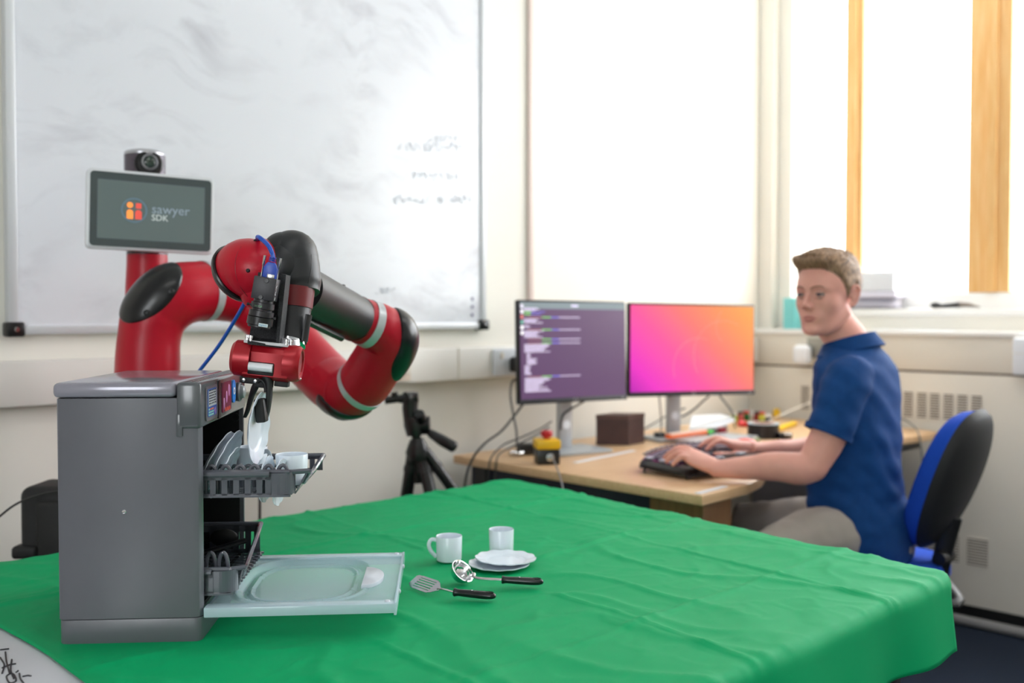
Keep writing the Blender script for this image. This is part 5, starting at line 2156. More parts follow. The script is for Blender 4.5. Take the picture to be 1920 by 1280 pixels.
screwdriver('screwdriver', (1492, 793), (1430, 812), (236, 196, 20), 'yellow handled screwdriver lying behind the tape roll')
p = onz(1456, 784, DZ)
o = obj('yellow_clamp', MB().box(zup(p, .016), (.05, .03, .03), rot=Matrix.Rotation(.4, 4, 'Z'), bev=.01).ell(zup(p, .034), (.018, .014, .008)), mat('yellow_plastic', (226, 182, 20), .4))
tag(o, 'yellow plastic clamp at the rear of the desk near the wall', 'clamp')
p = onz(1390, 800, DZ)
o = obj('red_pincers', MB().ell(zup(p, .014), (.026, .014, .012)).box(zup(p, .010) + VD(1, 0, 0) * .02, (.03, .02, .018), rot=R45, bev=.005), mat('red_plastic', (206, 26, 30), .35))
tag(o, 'red plastic clip lying left of the tape roll', 'clip')
bits = [(1376, 785, (150, 190, 60), 'lime green'), (1388, 783, (196, 90, 90), 'dull red'), (1399, 782, (30, 110, 50), 'dark green'),
        (1410, 781, (226, 226, 222), 'white'), (1419, 783, (150, 40, 44), 'crimson'), (1429, 784, (196, 200, 70), 'yellow green'), (1440, 789, (60, 62, 66), 'charcoal')]
for k, (a, b2, c, nm) in enumerate(bits):
    p = onz(a, b2 + 6, DZ)
    m = MB()
    m.lathe([(0, 0), (.013, 0), (.014, .003), (.014, .024), (.011, .028), (.011, .034), (0, .035)], Matrix.Translation(zup(p, .0006)), 16)
    o = thing('small_jar', nm + ' capped small jar in the row at the back of the desk', 'jar', zup(p), group='small jars at the back of the desk')
    obj('jar_body', m, mat('jar_' + nm.replace(' ', '_'), c, .35), o)
    obj('jar_cap', MB().lathe([(0, 0), (.0125, 0), (.0125, .010), (0, .011)], Matrix.Translation(zup(p, .030)), 16), mat('jar_cap_colour', ((226, 226, 226), (60, 60, 60), (200, 60, 60))[k % 3], .4), o)


# ================================================================== SOCKETS, PLUGS AND CABLES
M['cable'] = mat('black_cable', (44, 42, 42), .5)
M['cableg'] = mat('grey_cable', (104, 106, 104), .5)
fy = YB - .05
pp = onY(960, 680, fy)
t = thing('wall_socket', 'white double wall socket on the trunking beside the left monitor', 'socket', V((pp.x - .02, fy, .975)))
obj('socket_plate', MB().box((pp.x - .015, fy - .004, 1.014), (.15, .008, .088), bev=.003), M['white'], t)
obj('rocker_switch', MB().box((pp.x - .055, fy - .009, 1.036), (.014, .005, .022), bev=.002), M['casing'], t)
t = thing('power_plug', 'black plug pushed into the wall socket by the left monitor', 'plug', V((pp.x, fy - .03, .99)))
obj('plug_body', MB().box((pp.x, fy - .026, 1.006), (.052, .034, .052), bev=.010), M['blackp'], t)
obj('plug_grip', MB().tube([(pp.x, fy - .035, .985), (pp.x, fy - .036, .955)], [.011, .006], seg=12), M['blackp'], t)
pp2 = onY(748, 690, fy)
t = thing('wall_socket', 'white wall socket on the trunking partly behind the red robot elbow', 'socket', V((pp2.x, fy, .975)))
obj('socket_plate', MB().box((pp2.x - .01, fy - .004, 1.014), (.10, .008, .088), bev=.003), mat('cream_socket', (226, 212, 196), .4), t)
obj('plug_body', MB().box((pp2.x + .012, fy - .014, 1.014), (.030, .022, .045), bev=.006), M['casing'], t)


def cable(label, pts, r=.0032, m='cable', name='cable'):
    o = obj(name, MB().tube(pts, r, seg=8, smooth=8), M[m])
    tag(o, label, 'cable')
    return o


cable('black lead dropping from the plug on the trunking to the adaptor', [(pp.x, fy - .036, .957), at(961, 715, 3.26), at(957, 740, 3.2), at(962, 775, 3.15), at(968, 805, 3.08), at(970, 835, 2.99), onz(972, 850, DZ + .012)], .0036)
cable('grey lead looping from behind the left monitor down past the desk end', [at(1000, 735, 3.12), at(985, 752, 3.10), at(965, 778, 3.07), at(940, 808, 3.02), at(908, 832, 2.98), at(885, 862, 2.95), at(872, 905, 2.93), at(868, 980, 2.93)], .0038, 'cable')
cable('thin black lead arching from the left monitor stand over the desk end', [at(1034, 790, 3.17), at(1008, 806, 3.12), at(972, 822, 3.06), at(944, 834, 3.02), at(922, 856, 2.92), at(916, 885, 2.90), at(912, 950, 2.90)], .0026, 'cable')
cable('second thin lead running beside the arching one over the desk end', [at(1030, 800, 3.15), at(1000, 818, 3.06), at(960, 838, 2.99), at(938, 850, 2.95), at(930, 870, 2.90), at(926, 950, 2.90)], .0026, 'cable')
cable('black lead hanging from the back of the left monitor to its stand', [at(1095, 752, 3.20), at(1078, 762, 3.20), at(1062, 772, 3.18), at(1056, 778, 3.17), at(1052, 790, 3.165), at(1051, 806, 3.165)], .0035, 'cable')
cable('grey lead rising from the desk behind the brown box', [onz(1195, 812, DZ + .003), at(1215, 800, 3.55), at(1240, 785, 3.58), at(1262, 772, 3.6), at(1285, 765, 3.6)], .0028, 'cableg')
cable('upright grey lead from the right monitor down to the black hub', [at(1236, 742, 3.45), at(1238, 765, 3.46), at(1240, 795, 3.48), onz(1238, 815, DZ + .022)], .0028, 'cableg')
cable('dark lead curving behind the right monitor stand', [at(1330, 742, 3.50), at(1318, 752, 3.50), at(1305, 764, 3.50), at(1290, 775, 3.51), at(1278, 781, 3.50)], .0032, 'cable')
cable('grey lead hanging from the right monitor behind the white folder', [at(1350, 742, 3.58), at(1360, 755, 3.62), at(1370, 768, 3.64), at(1376, 780, 3.66), onz(1378, 800, DZ + .004)], .0042, 'cableg')
cable('pale lead sloping up from the jars towards the wall grille', [onz(1440, 790, DZ + .03), at(1470, 775, 3.8), at(1500, 762, 3.9), at(1530, 750, 3.98)], .0022, 'casing')
cable('grey lead dipping over the far end of the desk', [at(1685, 782, 3.75), at(1705, 792, 3.72), at(1722, 812, 3.60), at(1728, 850, 3.56), at(1732, 900, 3.56), at(1734, 980, 3.56)], .0030, 'cableg')

# ================================================================== SILL AND LEDGE
o = obj('teal_carton', MB().box2((3.86, 2.195, 1.109), (3.93, 2.25, 1.243), bev=.002), mat('teal_card', (120, 204, 204), .5))
tag(o, 'tall teal carton on the ledge in the corner', 'carton')
o = obj('white_box_file', MB().box2((3.955, 1.80, 1.268), (4.045, 2.10, 1.350), bev=.003), M['white'])
tag(o, 'white box file topmost on the papers behind the seated man', 'box file')
o = obj('paper_stack', MB().box2((3.950, 1.79, 1.242), (4.048, 2.12, 1.266), bev=.002), mat('lilac_white_paper', (226, 224, 238), .6))
tag(o, 'stack of papers under the white box file', 'paper')
b_ = bmesh.new()
prv = None
rows = []
for i in range(9):
    t_ = i / 8
    y0_, y1_ = 1.80 - .045 * t_ ** 2, 2.10
    x_ = 3.99 - .030 * t_ - .012
    z_ = 1.241 - .040 * t_ - .0
    rows.append([b_.verts.new((x_ - .01, y1_, z_)), b_.verts.new((x_ - .01, y0_, z_))])
for a, c in zip(rows, rows[1:]):
    b_.faces.new((a[0], a[1], c[1], c[0]))
o = obj('drooping_sheet', b_, mat('grey_lilac_sheet', (176, 174, 186), .6))
so2 = o.modifiers.new('t', 'SOLIDIFY')
so2.thickness = .001
tag(o, 'grey sheet drooping from under the papers over the window board', 'paper')
o = obj('paper_ream', MB().box2((3.982, 1.80, 1.1965), (4.046, 2.10, 1.240), bev=.002), mat('grey_ream', (196, 194, 204), .7))
tag(o, 'ream of paper at the bottom of the pile on the window board', 'paper')
o = thing('desk_gadget', 'dark strap and clip lying on the window board', 'gadget', V((3.98, 1.56, 1.196)))
m = MB()
m.ell((3.97, 1.635, 1.209), (.014, .022, .013))
m.tube([V((3.97, 1.625, 1.205)), V((3.975, 1.58, 1.208)), V((3.97, 1.54, 1.210))], [(.008, .010), (.010, .011), (.012, .012)], seg=10, smooth=4)
obj('gadget_body', m, M['blackp'], o)
obj('gadget_strap', MB().tube([V((3.97, 1.54, 1.210)), V((3.975, 1.51, 1.209)), V((3.97, 1.465, 1.200))], [(.011, .012), (.009, .010), (.003, .006)], seg=10, smooth=4), mat('brown_grey_strap', (130, 120, 112), .6), o)
p = onX(1520, 655, XR)
t = thing('wall_socket', 'wall socket on the casing with a white plug bag hanging beside the man', 'socket', V((XR, p.y, .955)))
obj('socket_plate', MB().box((XR - .004, p.y - .03, 1.03), (.008, .085, .085), bev=.002), mat('dull_metal_plate', (150, 148, 140), .4, metal=.5), t)
obj('plug_adaptor', MB().box((XR - .035, p.y + .02, 1.0), (.05, .075, .085), bev=.020, seg=4), M['white'], t)
p = onX(1915, 665, XR)
t = thing('wall_unit', 'white wall mounted unit on the casing at the right border', 'control unit', V((XR - .02, p.y - .05, .95)))
obj('unit_body', MB().box2((XR - .045, p.y - .14, .952), (XR, p.y + .018, 1.088), bev=.010, seg=3), M['white'], t)
obj('unit_seam', MB().box2((XR - .0455, p.y - .13, 1.030), (XR - .03, p.y + .010, 1.032)), M['casing'], t)
p = onX(1700, 612, 3.86)
o = obj('paper_sheet', MB().box2((3.84, p.y - .16, 1.1085), (3.93, p.y + .14, 1.112)), M['white'])
tag(o, 'white sheet lying flat on the ledge behind the man', 'paper')

# ================================================================== TRIPOD
tpx = at(790, 740, 2.74)
tr3 = thing('camera_tripod', 'black camera tripod with pan handle standing behind the green table', 'tripod', V((tpx.x, tpx.y, 0)))
D_ = 2.74
m = MB()
m.tube([at(764, 820, D_), at(766, 800, D_)], [.030, .030], seg=24)
m.tube([at(782, 870, D_), at(779, 800, D_)], [.015, .014], seg=16)
obj('centre_column', MB().tube([at(783, 905, D_), at(780, 800, D_)], [.014, .013], seg=16), M['blackp'], tr3)
obj('spider', MB().tube([at(784, 862, D_), at(783, 846, D_), at(782, 832, D_), at(781, 822, D_)], [.030, .034, .026, .018], seg=20), M['blackp'], tr3)
hm = MB()
hm.tube([at(780, 815, D_), at(777, 795, D_), at(774, 782, D_)], [.026, .030, .026], seg=20)
hm.tube([at(772, 790, D_), at(769, 765, D_), at(770, 748, D_)], [(.020, .024)] * 3, seg=16)
hm.tube([at(760, 748, D_ - .01), at(776, 747, D_ + .01)], [.020, .020], seg=16)
obj('tripod_head', hm, M['blackp'], tr3)
hm = MB()
hm.tube([at(784, 744, D_), at(748, 748, D_)], [(.014, .016), (.012, .014)], seg=14)
hm.tube([at(748, 748, D_), at(722, 750, D_)], [.009, .012], seg=12)
hm.tube([at(741, 745, D_), at(739, 735, D_)], [.009, .010], seg=12)
obj('quick_release', hm, M['blackp'], tr3)
obj('tilt_knob', MB().tube([at(786, 798, D_), at(806, 797, D_)], [.024, .026], seg=20), M['blackp'], tr3)
obj('lock_knob', MB().tube([at(786, 775, D_ - .03), at(790, 788, D_ - .01)], [.014, .018], seg=16), M['blackp'], tr3)
hn_ = MB()
hn_.tube([at(798, 806, D_), at(812, 815, D_ - .02), at(830, 826, D_ - .04), at(850, 837, D_ - .05), at(855, 840, D_ - .05)], [.006, .013, .016, .016, .010], seg=16, smooth=4)
obj('pan_handle', hn_, M['blackp'], tr3)
for (a, b2, dd, zx) in (((775, 845), (763, 925), .0, 0), ((790, 850), (807, 925), -.03, 1), ((797, 846), (848, 915), .005, 2)):
    A = at(*a, D_)
    Bp = at(*b2, D_ + dd)
    dv_ = Bp - A
    k = (A.z - .03) / (A.z - Bp.z)
    Ft = A + dv_ * k
    mid = A + dv_ * min(k, 1.9)
    lm = MB()
    lm.tube([A, mid], [(.016, .019), (.015, .018)], seg=14)
    leg_ = obj('leg', lm, M['blackp'], tr3)
    obj('leg_lower', MB().tube([mid, Ft], [.011, .009], seg=12), M['steel'], leg_)
    obj('leg_lock', MB().tube([A + dv_ * .35, A + dv_ * .48], [(.018, .021)] * 2, seg=14), M['robgrey'], leg_)
    obj('rubber_foot', MB().ell(V((Ft.x, Ft.y, .016)), (.016, .016, .0155)), M['blackp'], leg_)
    if zx != 1:
        obj('silver_tab', MB().ell(A + VD(.2, -1, 0) * .016, (.007, .004, .007)), M['silver'], leg_)

# ================================================================== BLACK CABINET AT THE LEFT
c0 = at(38, 912, 2.05)
Mc = Matrix.Translation(V((0, 0, 0))) @ RZ
q0 = RZ.inverted() @ c0
eq = thing('equipment_case', 'black equipment case standing between the table and the wall, left of the dishwasher', 'case', RZ @ V((q0.x + .08, 2.10, 0)))
obj('case_body', MB().box2((q0.x, 2.035, .02), (q0.x + .16, 2.165, .812), bev=.022, Mx=Mc, seg=5), M['blackm'], eq)
obj('case_front', MB().box2((q0.x + .040, 2.026, .06), (q0.x + .15, 2.045, .785), bev=.016, Mx=Mc, seg=4), M['inner'], eq, label='darker front panel')
obj('case_foot', MB().box2((q0.x - .008, 2.02, .665), (q0.x + .045, 2.06, .692), bev=.008, Mx=Mc, seg=3), M['blackm'], eq)
obj('case_plinth', MB().box2((q0.x + .01, 2.045, 0), (q0.x + .15, 2.155, .03), Mx=Mc), M['blackp'], eq)
cable('thin black lead curving in from the left over the equipment case', [at(-60, 1010, 1.92), at(-10, 975, 1.94), at(25, 948, 1.97), at(60, 932, 2.0), at(108, 921, 2.01), at(150, 925, 2.015)], .0022)
cable('short dark lead hanging beneath the racks behind the table', [at(487, 900, 2.32), at(487, 940, 2.30), at(487, 1000, 2.30), at(488, 1060, 2.31)], .0034)

# ================================================================== OFFICE CHAIR
import numpy as np
chx = at(1600, 1075, 2.70)
CH = V((chx.x, chx.y, 0))
ch = thing('office_chair', 'blue upholstered office chair with black backrest shell under the seated man', 'chair', CH)
fwd = VD(-.80, .60, 0)
sid = VD(.60, .80, 0)
MCh = frame_mat(CH, fwd, sid if fwd.cross(sid).z > 0 else -sid, V((0, 0, 1)))
M['bluefab'] = mat('royal_blue_fabric', (30, 78, 190), .85, spec=.2, var=.08, vscale=300, bump=.3, bscale=900)
obj('seat', MB().prism(rrect(.44, .46, .10, n=8), .435, .508, MCh, bev=.026), M['bluefab'], ch)
obj('seat_pan', MB().prism(rrect(.40, .42, .09, n=8), .425, .447, MCh, bev=.006), M['blackp'], ch)
# backrest: curved shell
bn = VD(.70, -.71, 0)          # rear normal
bs = VD(.71, .70, 0)           # to the far side
bc3 = at(1797, 900, 2.60)
rows_f, rows_b = [], []
bl_ = bmesh.new()
bk_ = bmesh.new()


def back_grid(bmx, off, shrink, bulge):
    N = 28
    tilt = .30
    ring_prev = None
    ctr = None
    for i in range(N + 1):
        t = i / N
        row = []
        for k in range(48 if i else 1):
            a = 2 * pi * k / 48
            ca, sa = cos(a), sin(a)
            ex = 2.7
            sc_ = (abs(ca) ** ex + abs(sa) ** ex) ** (-1 / ex)
            y = .200 * shrink * t * ca * sc_
            z = .190 * shrink * t * sa * sc_
            wz = 1 - .10 * max(0, -z / .19)
            y *= wz
            # curved round the sitter horizontally, lumbar bulge vertically
            depth = -.9 * y * y + tilt * z - .9 * (z + .03) ** 2 * .6
            o_ = off + bulge * (1 - t ** 4) ** .5
            row.append(bmx.verts.new(bc3 + bs * y + V((0, 0, z)) + bn * (depth + o_)))
        if ring_prev is not None:
            for k in range(48):
                k2 = (k + 1) % 48
                if len(ring_prev) == 1:
                    bmx.faces.new((ring_prev[0], row[k], row[k2]))
                else:
                    bmx.faces.new((ring_prev[k], row[k], row[k2], ring_prev[k2]))
        ring_prev = row
    bmesh.ops.recalc_face_normals(bmx, faces=bmx.faces)


def closed_shell(off0, b0, off1, b1, s0, s1):
    b = bmesh.new()
    N, K = 20, 56
    rows = []
    tilt = .40

    def pt(t, k, off, bulge, shrink):
        a = 2 * pi * k / K
        ca, sa = cos(a), sin(a)
        ex = 2.5
        sc_ = (abs(ca) ** ex + abs(sa) ** ex) ** (-1 / ex)
        y = .140 * shrink * t * ca * sc_
        z = .192 * shrink * t * sa * sc_
        y *= 1 - .12 * max(0, -z / .19)
        depth = -1.1 * y * y + tilt * z - .5 * (z + .04) ** 2
        return bc3 + bs * y + V((0, 0, z)) + bn * (depth + off + bulge * sqrt(max(0, 1 - t ** 3)))
    for side in (0, 1):
        prev = None
        rr_ = []
        for i in range(N + 1):
            t = i / N
            if side == 0:
                row = [b.verts.new(pt(t, k, off0, b0, s0)) for k in range(K if i else 1)]
            else:
                row = [b.verts.new(pt(t, k, off1, b1, s1)) for k in range(K if i else 1)]
            if prev:
                for k in range(K):
                    k2 = (k + 1) % K
                    f = (prev[0], row[k], row[k2]) if len(prev) == 1 else (prev[k], row[k], row[k2], prev[k2])
                    b.faces.new(f if side else tuple(reversed(f)))
            prev = row
        rows.append(prev)
    for k in range(K):
        k2 = (k + 1) % K
        b.faces.new((rows[0][k], rows[0][k2], rows[1][k2], rows[1][k]))
    bmesh.ops.recalc_face_normals(b, faces=b.faces)
    return b


obj('back_cushion', closed_shell(.004, 0, -.034, -.034, .985, .95), M['bluefab'], ch, label='royal blue back cushion')
shl = obj('back_shell', closed_shell(.004, 0, .010, .030, 1.0, .97), M['blackm'], ch, label='black moulded plastic back shell')
# upright bar from the seat to the shell
b0 = MCh @ V((-.12, 0, .43))
b1 = MCh @ V((-.26, 0, .42))
lo = bc3 + bn * -.035 + V((0, 0, -.16))
obj('back_bar', MB().tube([b0, b1, lo + V((0, 0, -.11)) - bn * .01, lo + V((0, 0, -.03)), lo + V((0, 0, .06)) + bn * .022], [(.012, .024)] * 5, seg=12, smooth=5), M['blackp'], ch)
obj('bar_pivot', MB().tube([lo + V((0, 0, -.05)) - bs * .035, lo + V((0, 0, -.05)) + bs * .035], .018, seg=14), M['blackp'], ch)
obj('gas_lift', MB().tube([MCh @ V((0, 0, .09)), MCh @ V((0, 0, .25)), MCh @ V((0, 0, .2501)), MCh @ V((0, 0, .43))], [.028, .028, .016, .016], seg=16), M['blackp'], ch)
for k in range(5):
    a = 2 * pi * k / 5 + .3
    e = V((cos(a), sin(a), 0))
    lg = obj('base_leg', MB().tube([CH + V((0, 0, .10)), CH + e * .15 + V((0, 0, .095)), CH + e * .27 + V((0, 0, .07))], [(.018, .026), (.015, .022), (.012, .016)], seg=10), M['blackp'], ch)
    obj('castor', MB().tube([CH + e * .27 + V((-e.y, e.x, 0)) * -.02 + V((0, 0, .027)), CH + e * .27 + V((-e.y, e.x, 0)) * .02 + V((0, 0, .027))], .026, seg=16).tube(
        [CH + e * .27 + V((0, 0, .03)), CH + e * .27 + V((0, 0, .075))], .006, seg=8), M['blackp'], lg)

# ================================================================== THE SEATED MAN
def voxel(mb, size, smooth_it=4, fac=.5):
    me = bpy.data.meshes.new('tmpv')
    mb.bm.to_mesh(me)
    mb.bm.free()
    o = bpy.data.objects.new('tmpv', me)
    COL.objects.link(o)
    r = o.modifiers.new('r', 'REMESH')
    r.mode = 'VOXEL'
    r.voxel_size = size
    if smooth_it:
        s = o.modifiers.new('s', 'SMOOTH')
        s.iterations = smooth_it
        s.factor = fac
    dg = bpy.context.evaluated_depsgraph_get()
    me2 = bpy.data.meshes.new_from_object(o.evaluated_get(dg))
    b = bmesh.new()
    b.from_mesh(me2)
    bpy.data.objects.remove(o)
    bpy.data.meshes.remove(me)
    bpy.data.meshes.remove(me2)
    return b


HC = at(1551, 553, 2.70)
hyaw = radians(38)
hf = VD(-cos(hyaw), -sin(hyaw), -.05)
hl = V((0, 0, 1)).cross(hf).normalized()
hu = hf.cross(hl).normalized()
MH = frame_mat(HC, hf, hl, hu) @ Matrix.Diagonal((.98, .98, .965, 1))


# ---- head as a radial surface of smoothly joined forms (x forward, y to his left, z up)
def ell_d(p, c, r):
    q = (p - np.array(c)) / np.array(r)
    k = np.sqrt((q ** 2).sum(1))
    return (k - 1) * min(r)


def smin(a, b, k):
    h = np.clip(.5 + .5 * (b - a) / k, 0, 1)
    return b * (1 - h) + a * h - k * h * (1 - h)


def caps_d(p, a, b, r1, r2):
    a, b = np.array(a), np.array(b)
    ab = b - a
    t = np.clip(((p - a) @ ab) / (ab @ ab), 0, 1)
    return np.linalg.norm(p - (a + t[:, None] * ab), axis=1) - (r1 + (r2 - r1) * t)


def head_d(p):
    d = ell_d(p, (-.014, 0, .036), (.096, .075, .080))
    d = smin(d, ell_d(p, (.018, 0, .022), (.068, .066, .072)), .02)
    d = smin(d, ell_d(p, (.030, 0, -.034), (.052, .053, .066)), .022)      # mid face
    d = smin(d, ell_d(p, (.036, 0, -.082), (.042, .038, .030)), .018)      # jaw
    for s in (1, -1):
        d = smin(d, ell_d(p, (.022, s * .036, -.045), (.040, .020, .040)), .020)
        d = smin(d, caps_d(p, (-.004, s * .054, -.052), (.052, s * .026, -.094), .012, .012), .022)   # jaw line
        d = smin(d, ell_d(p, (.046, s * .038, -.020), (.024, .022, .024)), .018)   # cheekbone
        d = smin(d, caps_d(p, (.082, s * .012, .024), (.062, s * .046, .020), .007, .007), .012)      # brow
    d = smin(d, ell_d(p, (.074, 0, -.096), (.018, .022, .015)), .012)      # chin
    for s in (1, -1):                                                      # sockets
        e = ell_d(p, (.096, s * .031, .005), (.020, .018, .012))
        d = -smin(-d, e, .010)
    d = smin(d, caps_d(p, (.083, 0, .016), (.103, 0, -.024), .006, .0085), .009)   # nose
    for s in (1, -1):
        d = smin(d, ell_d(p, (.094, s * .0105, -.030), (.009, .007, .007)), .005)
    d = smin(d, ell_d(p, (.073, 0, -.058), (.014, .028, .020)), .014)      # muzzle
    d = smin(d, caps_d(p, (.083, -.016, -.0575), (.083, .016, -.0575), .0042, .0042), .003)
    d = smin(d, caps_d(p, (.082, -.013, -.0670), (.082, .013, -.0670), .0050, .0050), .003)
    e = caps_d(p, (.0885, -.020, -.0620), (.0885, .020, -.0620), .0016, .0016)
    d = -smin(-d, e, .003)
    return d


def head_radius(dirs):
    c0_ = np.array((.012, 0, -.005))
    lo_ = np.full(len(dirs), .02)
    hi_ = np.full(len(dirs), .17)
    # march from outside in
    t = hi_.copy()
    for _ in range(60):
        d = head_d(c0_ + dirs * t[:, None])
        t = t - np.clip(d, -.01, .02) * .6
    return c0_ + dirs * t[:, None]


NT, NP = 150, 200
th_ = np.linspace(.02, pi - .02, NT)
ph_ = np.linspace(0, 2 * pi, NP, endpoint=False)
TT, PP = np.meshgrid(th_, ph_, indexing='ij')
dirs = np.stack([np.sin(TT) * np.cos(PP), np.sin(TT) * np.sin(PP), np.cos(TT)], -1).reshape(-1, 3)
HP = head_radius(dirs)
hb_ = bmesh.new()
hv = [hb_.verts.new(MH @ V(tuple(p))) for p in HP]
for i in range(NT - 1):
    for j in range(NP):
        j2 = (j + 1) % NP
        hb_.faces.new((hv[i * NP + j], hv[(i + 1) * NP + j], hv[(i + 1) * NP + j2], hv[i * NP + j2]))
hb_.faces.new([hv[j] for j in range(NP)])
hb_.faces.new([hv[(NT - 1) * NP + j] for j in range(NP - 1, -1, -1)])
bmesh.ops.recalc_face_normals(hb_, faces=hb_.faces)
body = MB()
body._merge(hb_)
# ears
for s in (1, -1):
    ec = V((-.010, s * .071, -.006))
    pts = [ec + V((.006, s * .000, -.026)), ec + V((-.004, s * .006, -.020)), ec + V((-.012, s * .012, 0)), ec + V((-.013, s * .016, .018)),
           ec + V((-.004, s * .015, .030)), ec + V((.008, s * .009, .028)), ec + V((.012, s * .003, .014))]
    body.tube([MH @ p for p in pts], [.0052, .0048, .0042, .0042, .0040, .0038, .0035], seg=10, smooth=3)
    body.ell(MH @ (ec + V((-.001, s * .005, .004))), (.013, .0045, .022), rot=(MH.to_3x3().to_4x4() @ Matrix.Rotation(radians(-16 * s), 4, 'Z')), seg=16)
    body.ell(MH @ (ec + V((.004, s * .002, -.022))), (.007, .005, .009), rot=MH.to_3x3().to_4x4(), seg=12)
# neck and hidden upper trunk
NB = at(1594, 662, 2.715)
body.tube([MH @ V((-.020, 0, .0)), MH @ V((-.022, 0, -.070)), at(1590, 640, 2.712), NB, at(1606, 700, 2.72)], [(.050, .050), (.054, .052), (.056, .056), (.064, .070), (.08, .09)], seg=28, smooth=4)
# torso core inside the shirt
body.tube([at(1605, 690, 2.72), at(1605, 760, 2.72), at(1606, 860, 2.71), at(1614, 960, 2.70), at(1635, 1005, 2.69)], [.075, .092, .088, .092, .09], seg=24, smooth=3)


def limb(pts, rad, seg=22):
    body.tube(pts, rad, seg=seg, smooth=5)


# near (left) arm
LS, LE, LWr = at(1588, 712, 2.565), at(1522, 874, 2.53), at(1352, 878, 2.585)
limb([LS, at(1572, 770, 2.55), at(1552, 820, 2.54), LE, ], [.050, .048, .046, .041])
body.ell(LE + V((0, 0, .0)), (.0405, .0405, .0405))
limb([at(1528, 872, 2.53), at(1500, 878, 2.535), at(1450, 874, 2.55), at(1400, 877, 2.57), LWr, at(1336, 876, 2.592)], [.040, .0425, .038, .031, (.0235, .027), (.022, .028)])
# far (right) arm
RS, RE, RWr = at(1640, 720, 2.87), at(1545, 835, 3.0), at(1425, 842, 2.90)
limb([RS, at(1600, 780, 2.94), RE], [.046, .042, .038])
limb([RE, at(1500, 842, 2.97), at(1465, 843, 2.93), RWr, at(1405, 841, 2.885)], [.036, .034, .030, (.0225, .026), (.022, .028)])


def hand(wr, kn, side, ftips, thumb, base_w=.040):
    """wr wrist, kn centre of knuckles, side = unit vector across the palm (towards little finger)"""
    across = side
    mid = (wr + kn) / 2
    up = V((0, 0, 1))
    fw = (kn - wr).normalized()
    upn = across.cross(fw).normalized()
    if upn.z < 0:
        upn = -upn
    # palm
    rings = []
    K = 20
    for t, w, h in ((-.05, .026, .021), (.15, .030, .021), (.45, .038, .019), (.8, .043, .0165), (1.0, .041, .013)):
        c = wr + (kn - wr) * t
        rings.append([c + across * (w * cos(2 * pi * k / K)) + upn * (h * sin(2 * pi * k / K)) for k in range(K)])
    body.loft(rings)
    offs = (-.030, -.0105, .0095, .028)
    for o_, tip, ln in zip(offs, ftips, (.9, 1, .95, .8)):
        root = kn + across * o_ * .92 - fw * .006
        k1 = kn + across * o_ + fw * .004 + upn * .003
        d = (tip - k1)
        hgt = .016 * ln
        j1 = k1 + d * .48 + upn * hgt
        j2 = k1 + d * .80 + upn * hgt * .62
        body.tube([root - fw * .02, root, k1, j1, j2, tip], [.0085, .0095, .0098, .0086, .0078, .0062], seg=12, smooth=4)
        body.ell(tip, (.0064,) * 3, seg=10)
    body.tube(thumb, [.013, .0125, .0105, .0092, .0070], seg=12, smooth=4)
    body.ell(thumb[-1], (.0072,) * 3, seg=10)


# left hand (near): reaches along the desk; fingers curl on the keys
kn = at(1291, 853, 2.625)
acr = VD(-.30, -.88, -.25)      # towards little finger = towards the photographer
tips = [at(1252, 853, 2.70), at(1246, 857, 2.665), at(1250, 864, 2.63), at(1262, 870, 2.60)]
tips = [V((p.x, p.y, max(p.z, DZ + .044))) for p in tips]
th0 = [at(1330, 868, 2.61), at(1318, 862, 2.64), at(1300, 858, 2.68), at(1284, 857, 2.70), at(1272, 859, 2.712)]
hand(at(1338, 874, 2.592), kn, acr.normalized(), tips, th0)
# right hand (far)
kn2 = at(1368, 832, 2.865)
acr2 = VD(.30, .88, -.12)
tips = [at(1325, 842, 2.80), at(1312, 836, 2.84), at(1318, 832, 2.88), at(1330, 832, 2.92)]
tips = [V((p.x, p.y, max(p.z, DZ + .044))) for p in tips]
th1 = [at(1402, 848, 2.875), at(1385, 852, 2.85), at(1364, 853, 2.82), at(1350, 852, 2.80), at(1340, 851, 2.79)]
hand(at(1408, 841, 2.89), kn2, acr2.normalized(), tips, th1)

M['skin'] = mat('fair_skin', (226, 164, 148), .5, spec=.35, var=.05, vscale=25, sss=.12)
pr = thing('person', 'young man in a blue polo shirt and light trousers typing, face turned to the robot', 'person', V((CH.x, CH.y, 0)))
bb_ = voxel(body, .0030, 3, .5)
skin = obj('body', bb_, M['skin'], pr, angle=180)

# eyes, brows, lips
for s in (1, -1):
    ec = V((.0745, s * .0300, .0045))
    e = obj('eye', MB().ell(MH @ ec, (.0118,) * 3, seg=20), mat('eye_white', (150, 138, 134), .35), pr)
    gz_ = V((1, s * .04, -.03)).normalized()
    gw = (MH.to_3x3() @ gz_).normalized()
    obj('iris', MB().ell(MH @ (ec + gz_ * .0092), (.0072, .0066, .0030), rot=axis_mat(V((0, 0, 0)), gw)), mat('grey_blue_iris', (54, 62, 74), .15), e)
    # upper lid line
    lid = MB()
    pts = []
    for k in range(7):
        a = radians(-62 + k * 124 / 6)
        pts.append(MH @ (ec + V((.0112 * cos(a) + .0012, .0148 * sin(a), .0055 + .0010 * cos(a)))))
    lid.tube(pts, .0022, seg=8, smooth=3)
    pts = []
    for k in range(7):
        a = radians(-62 + k * 124 / 6)
        pts.append(MH @ (ec + V((.0108 * cos(a) + .0010, .0145 * sin(a), -.0065 + .0006 * cos(a)))))
    lid.tube(pts, .0018, seg=8, smooth=3)
    obj('eyelid', lid, M['skin'], pr)
hb2 = MB()
hb2.bm.from_mesh(skin.data)
hb2.bm.transform(WM[pr.name])
bvs = hb2.bvh()


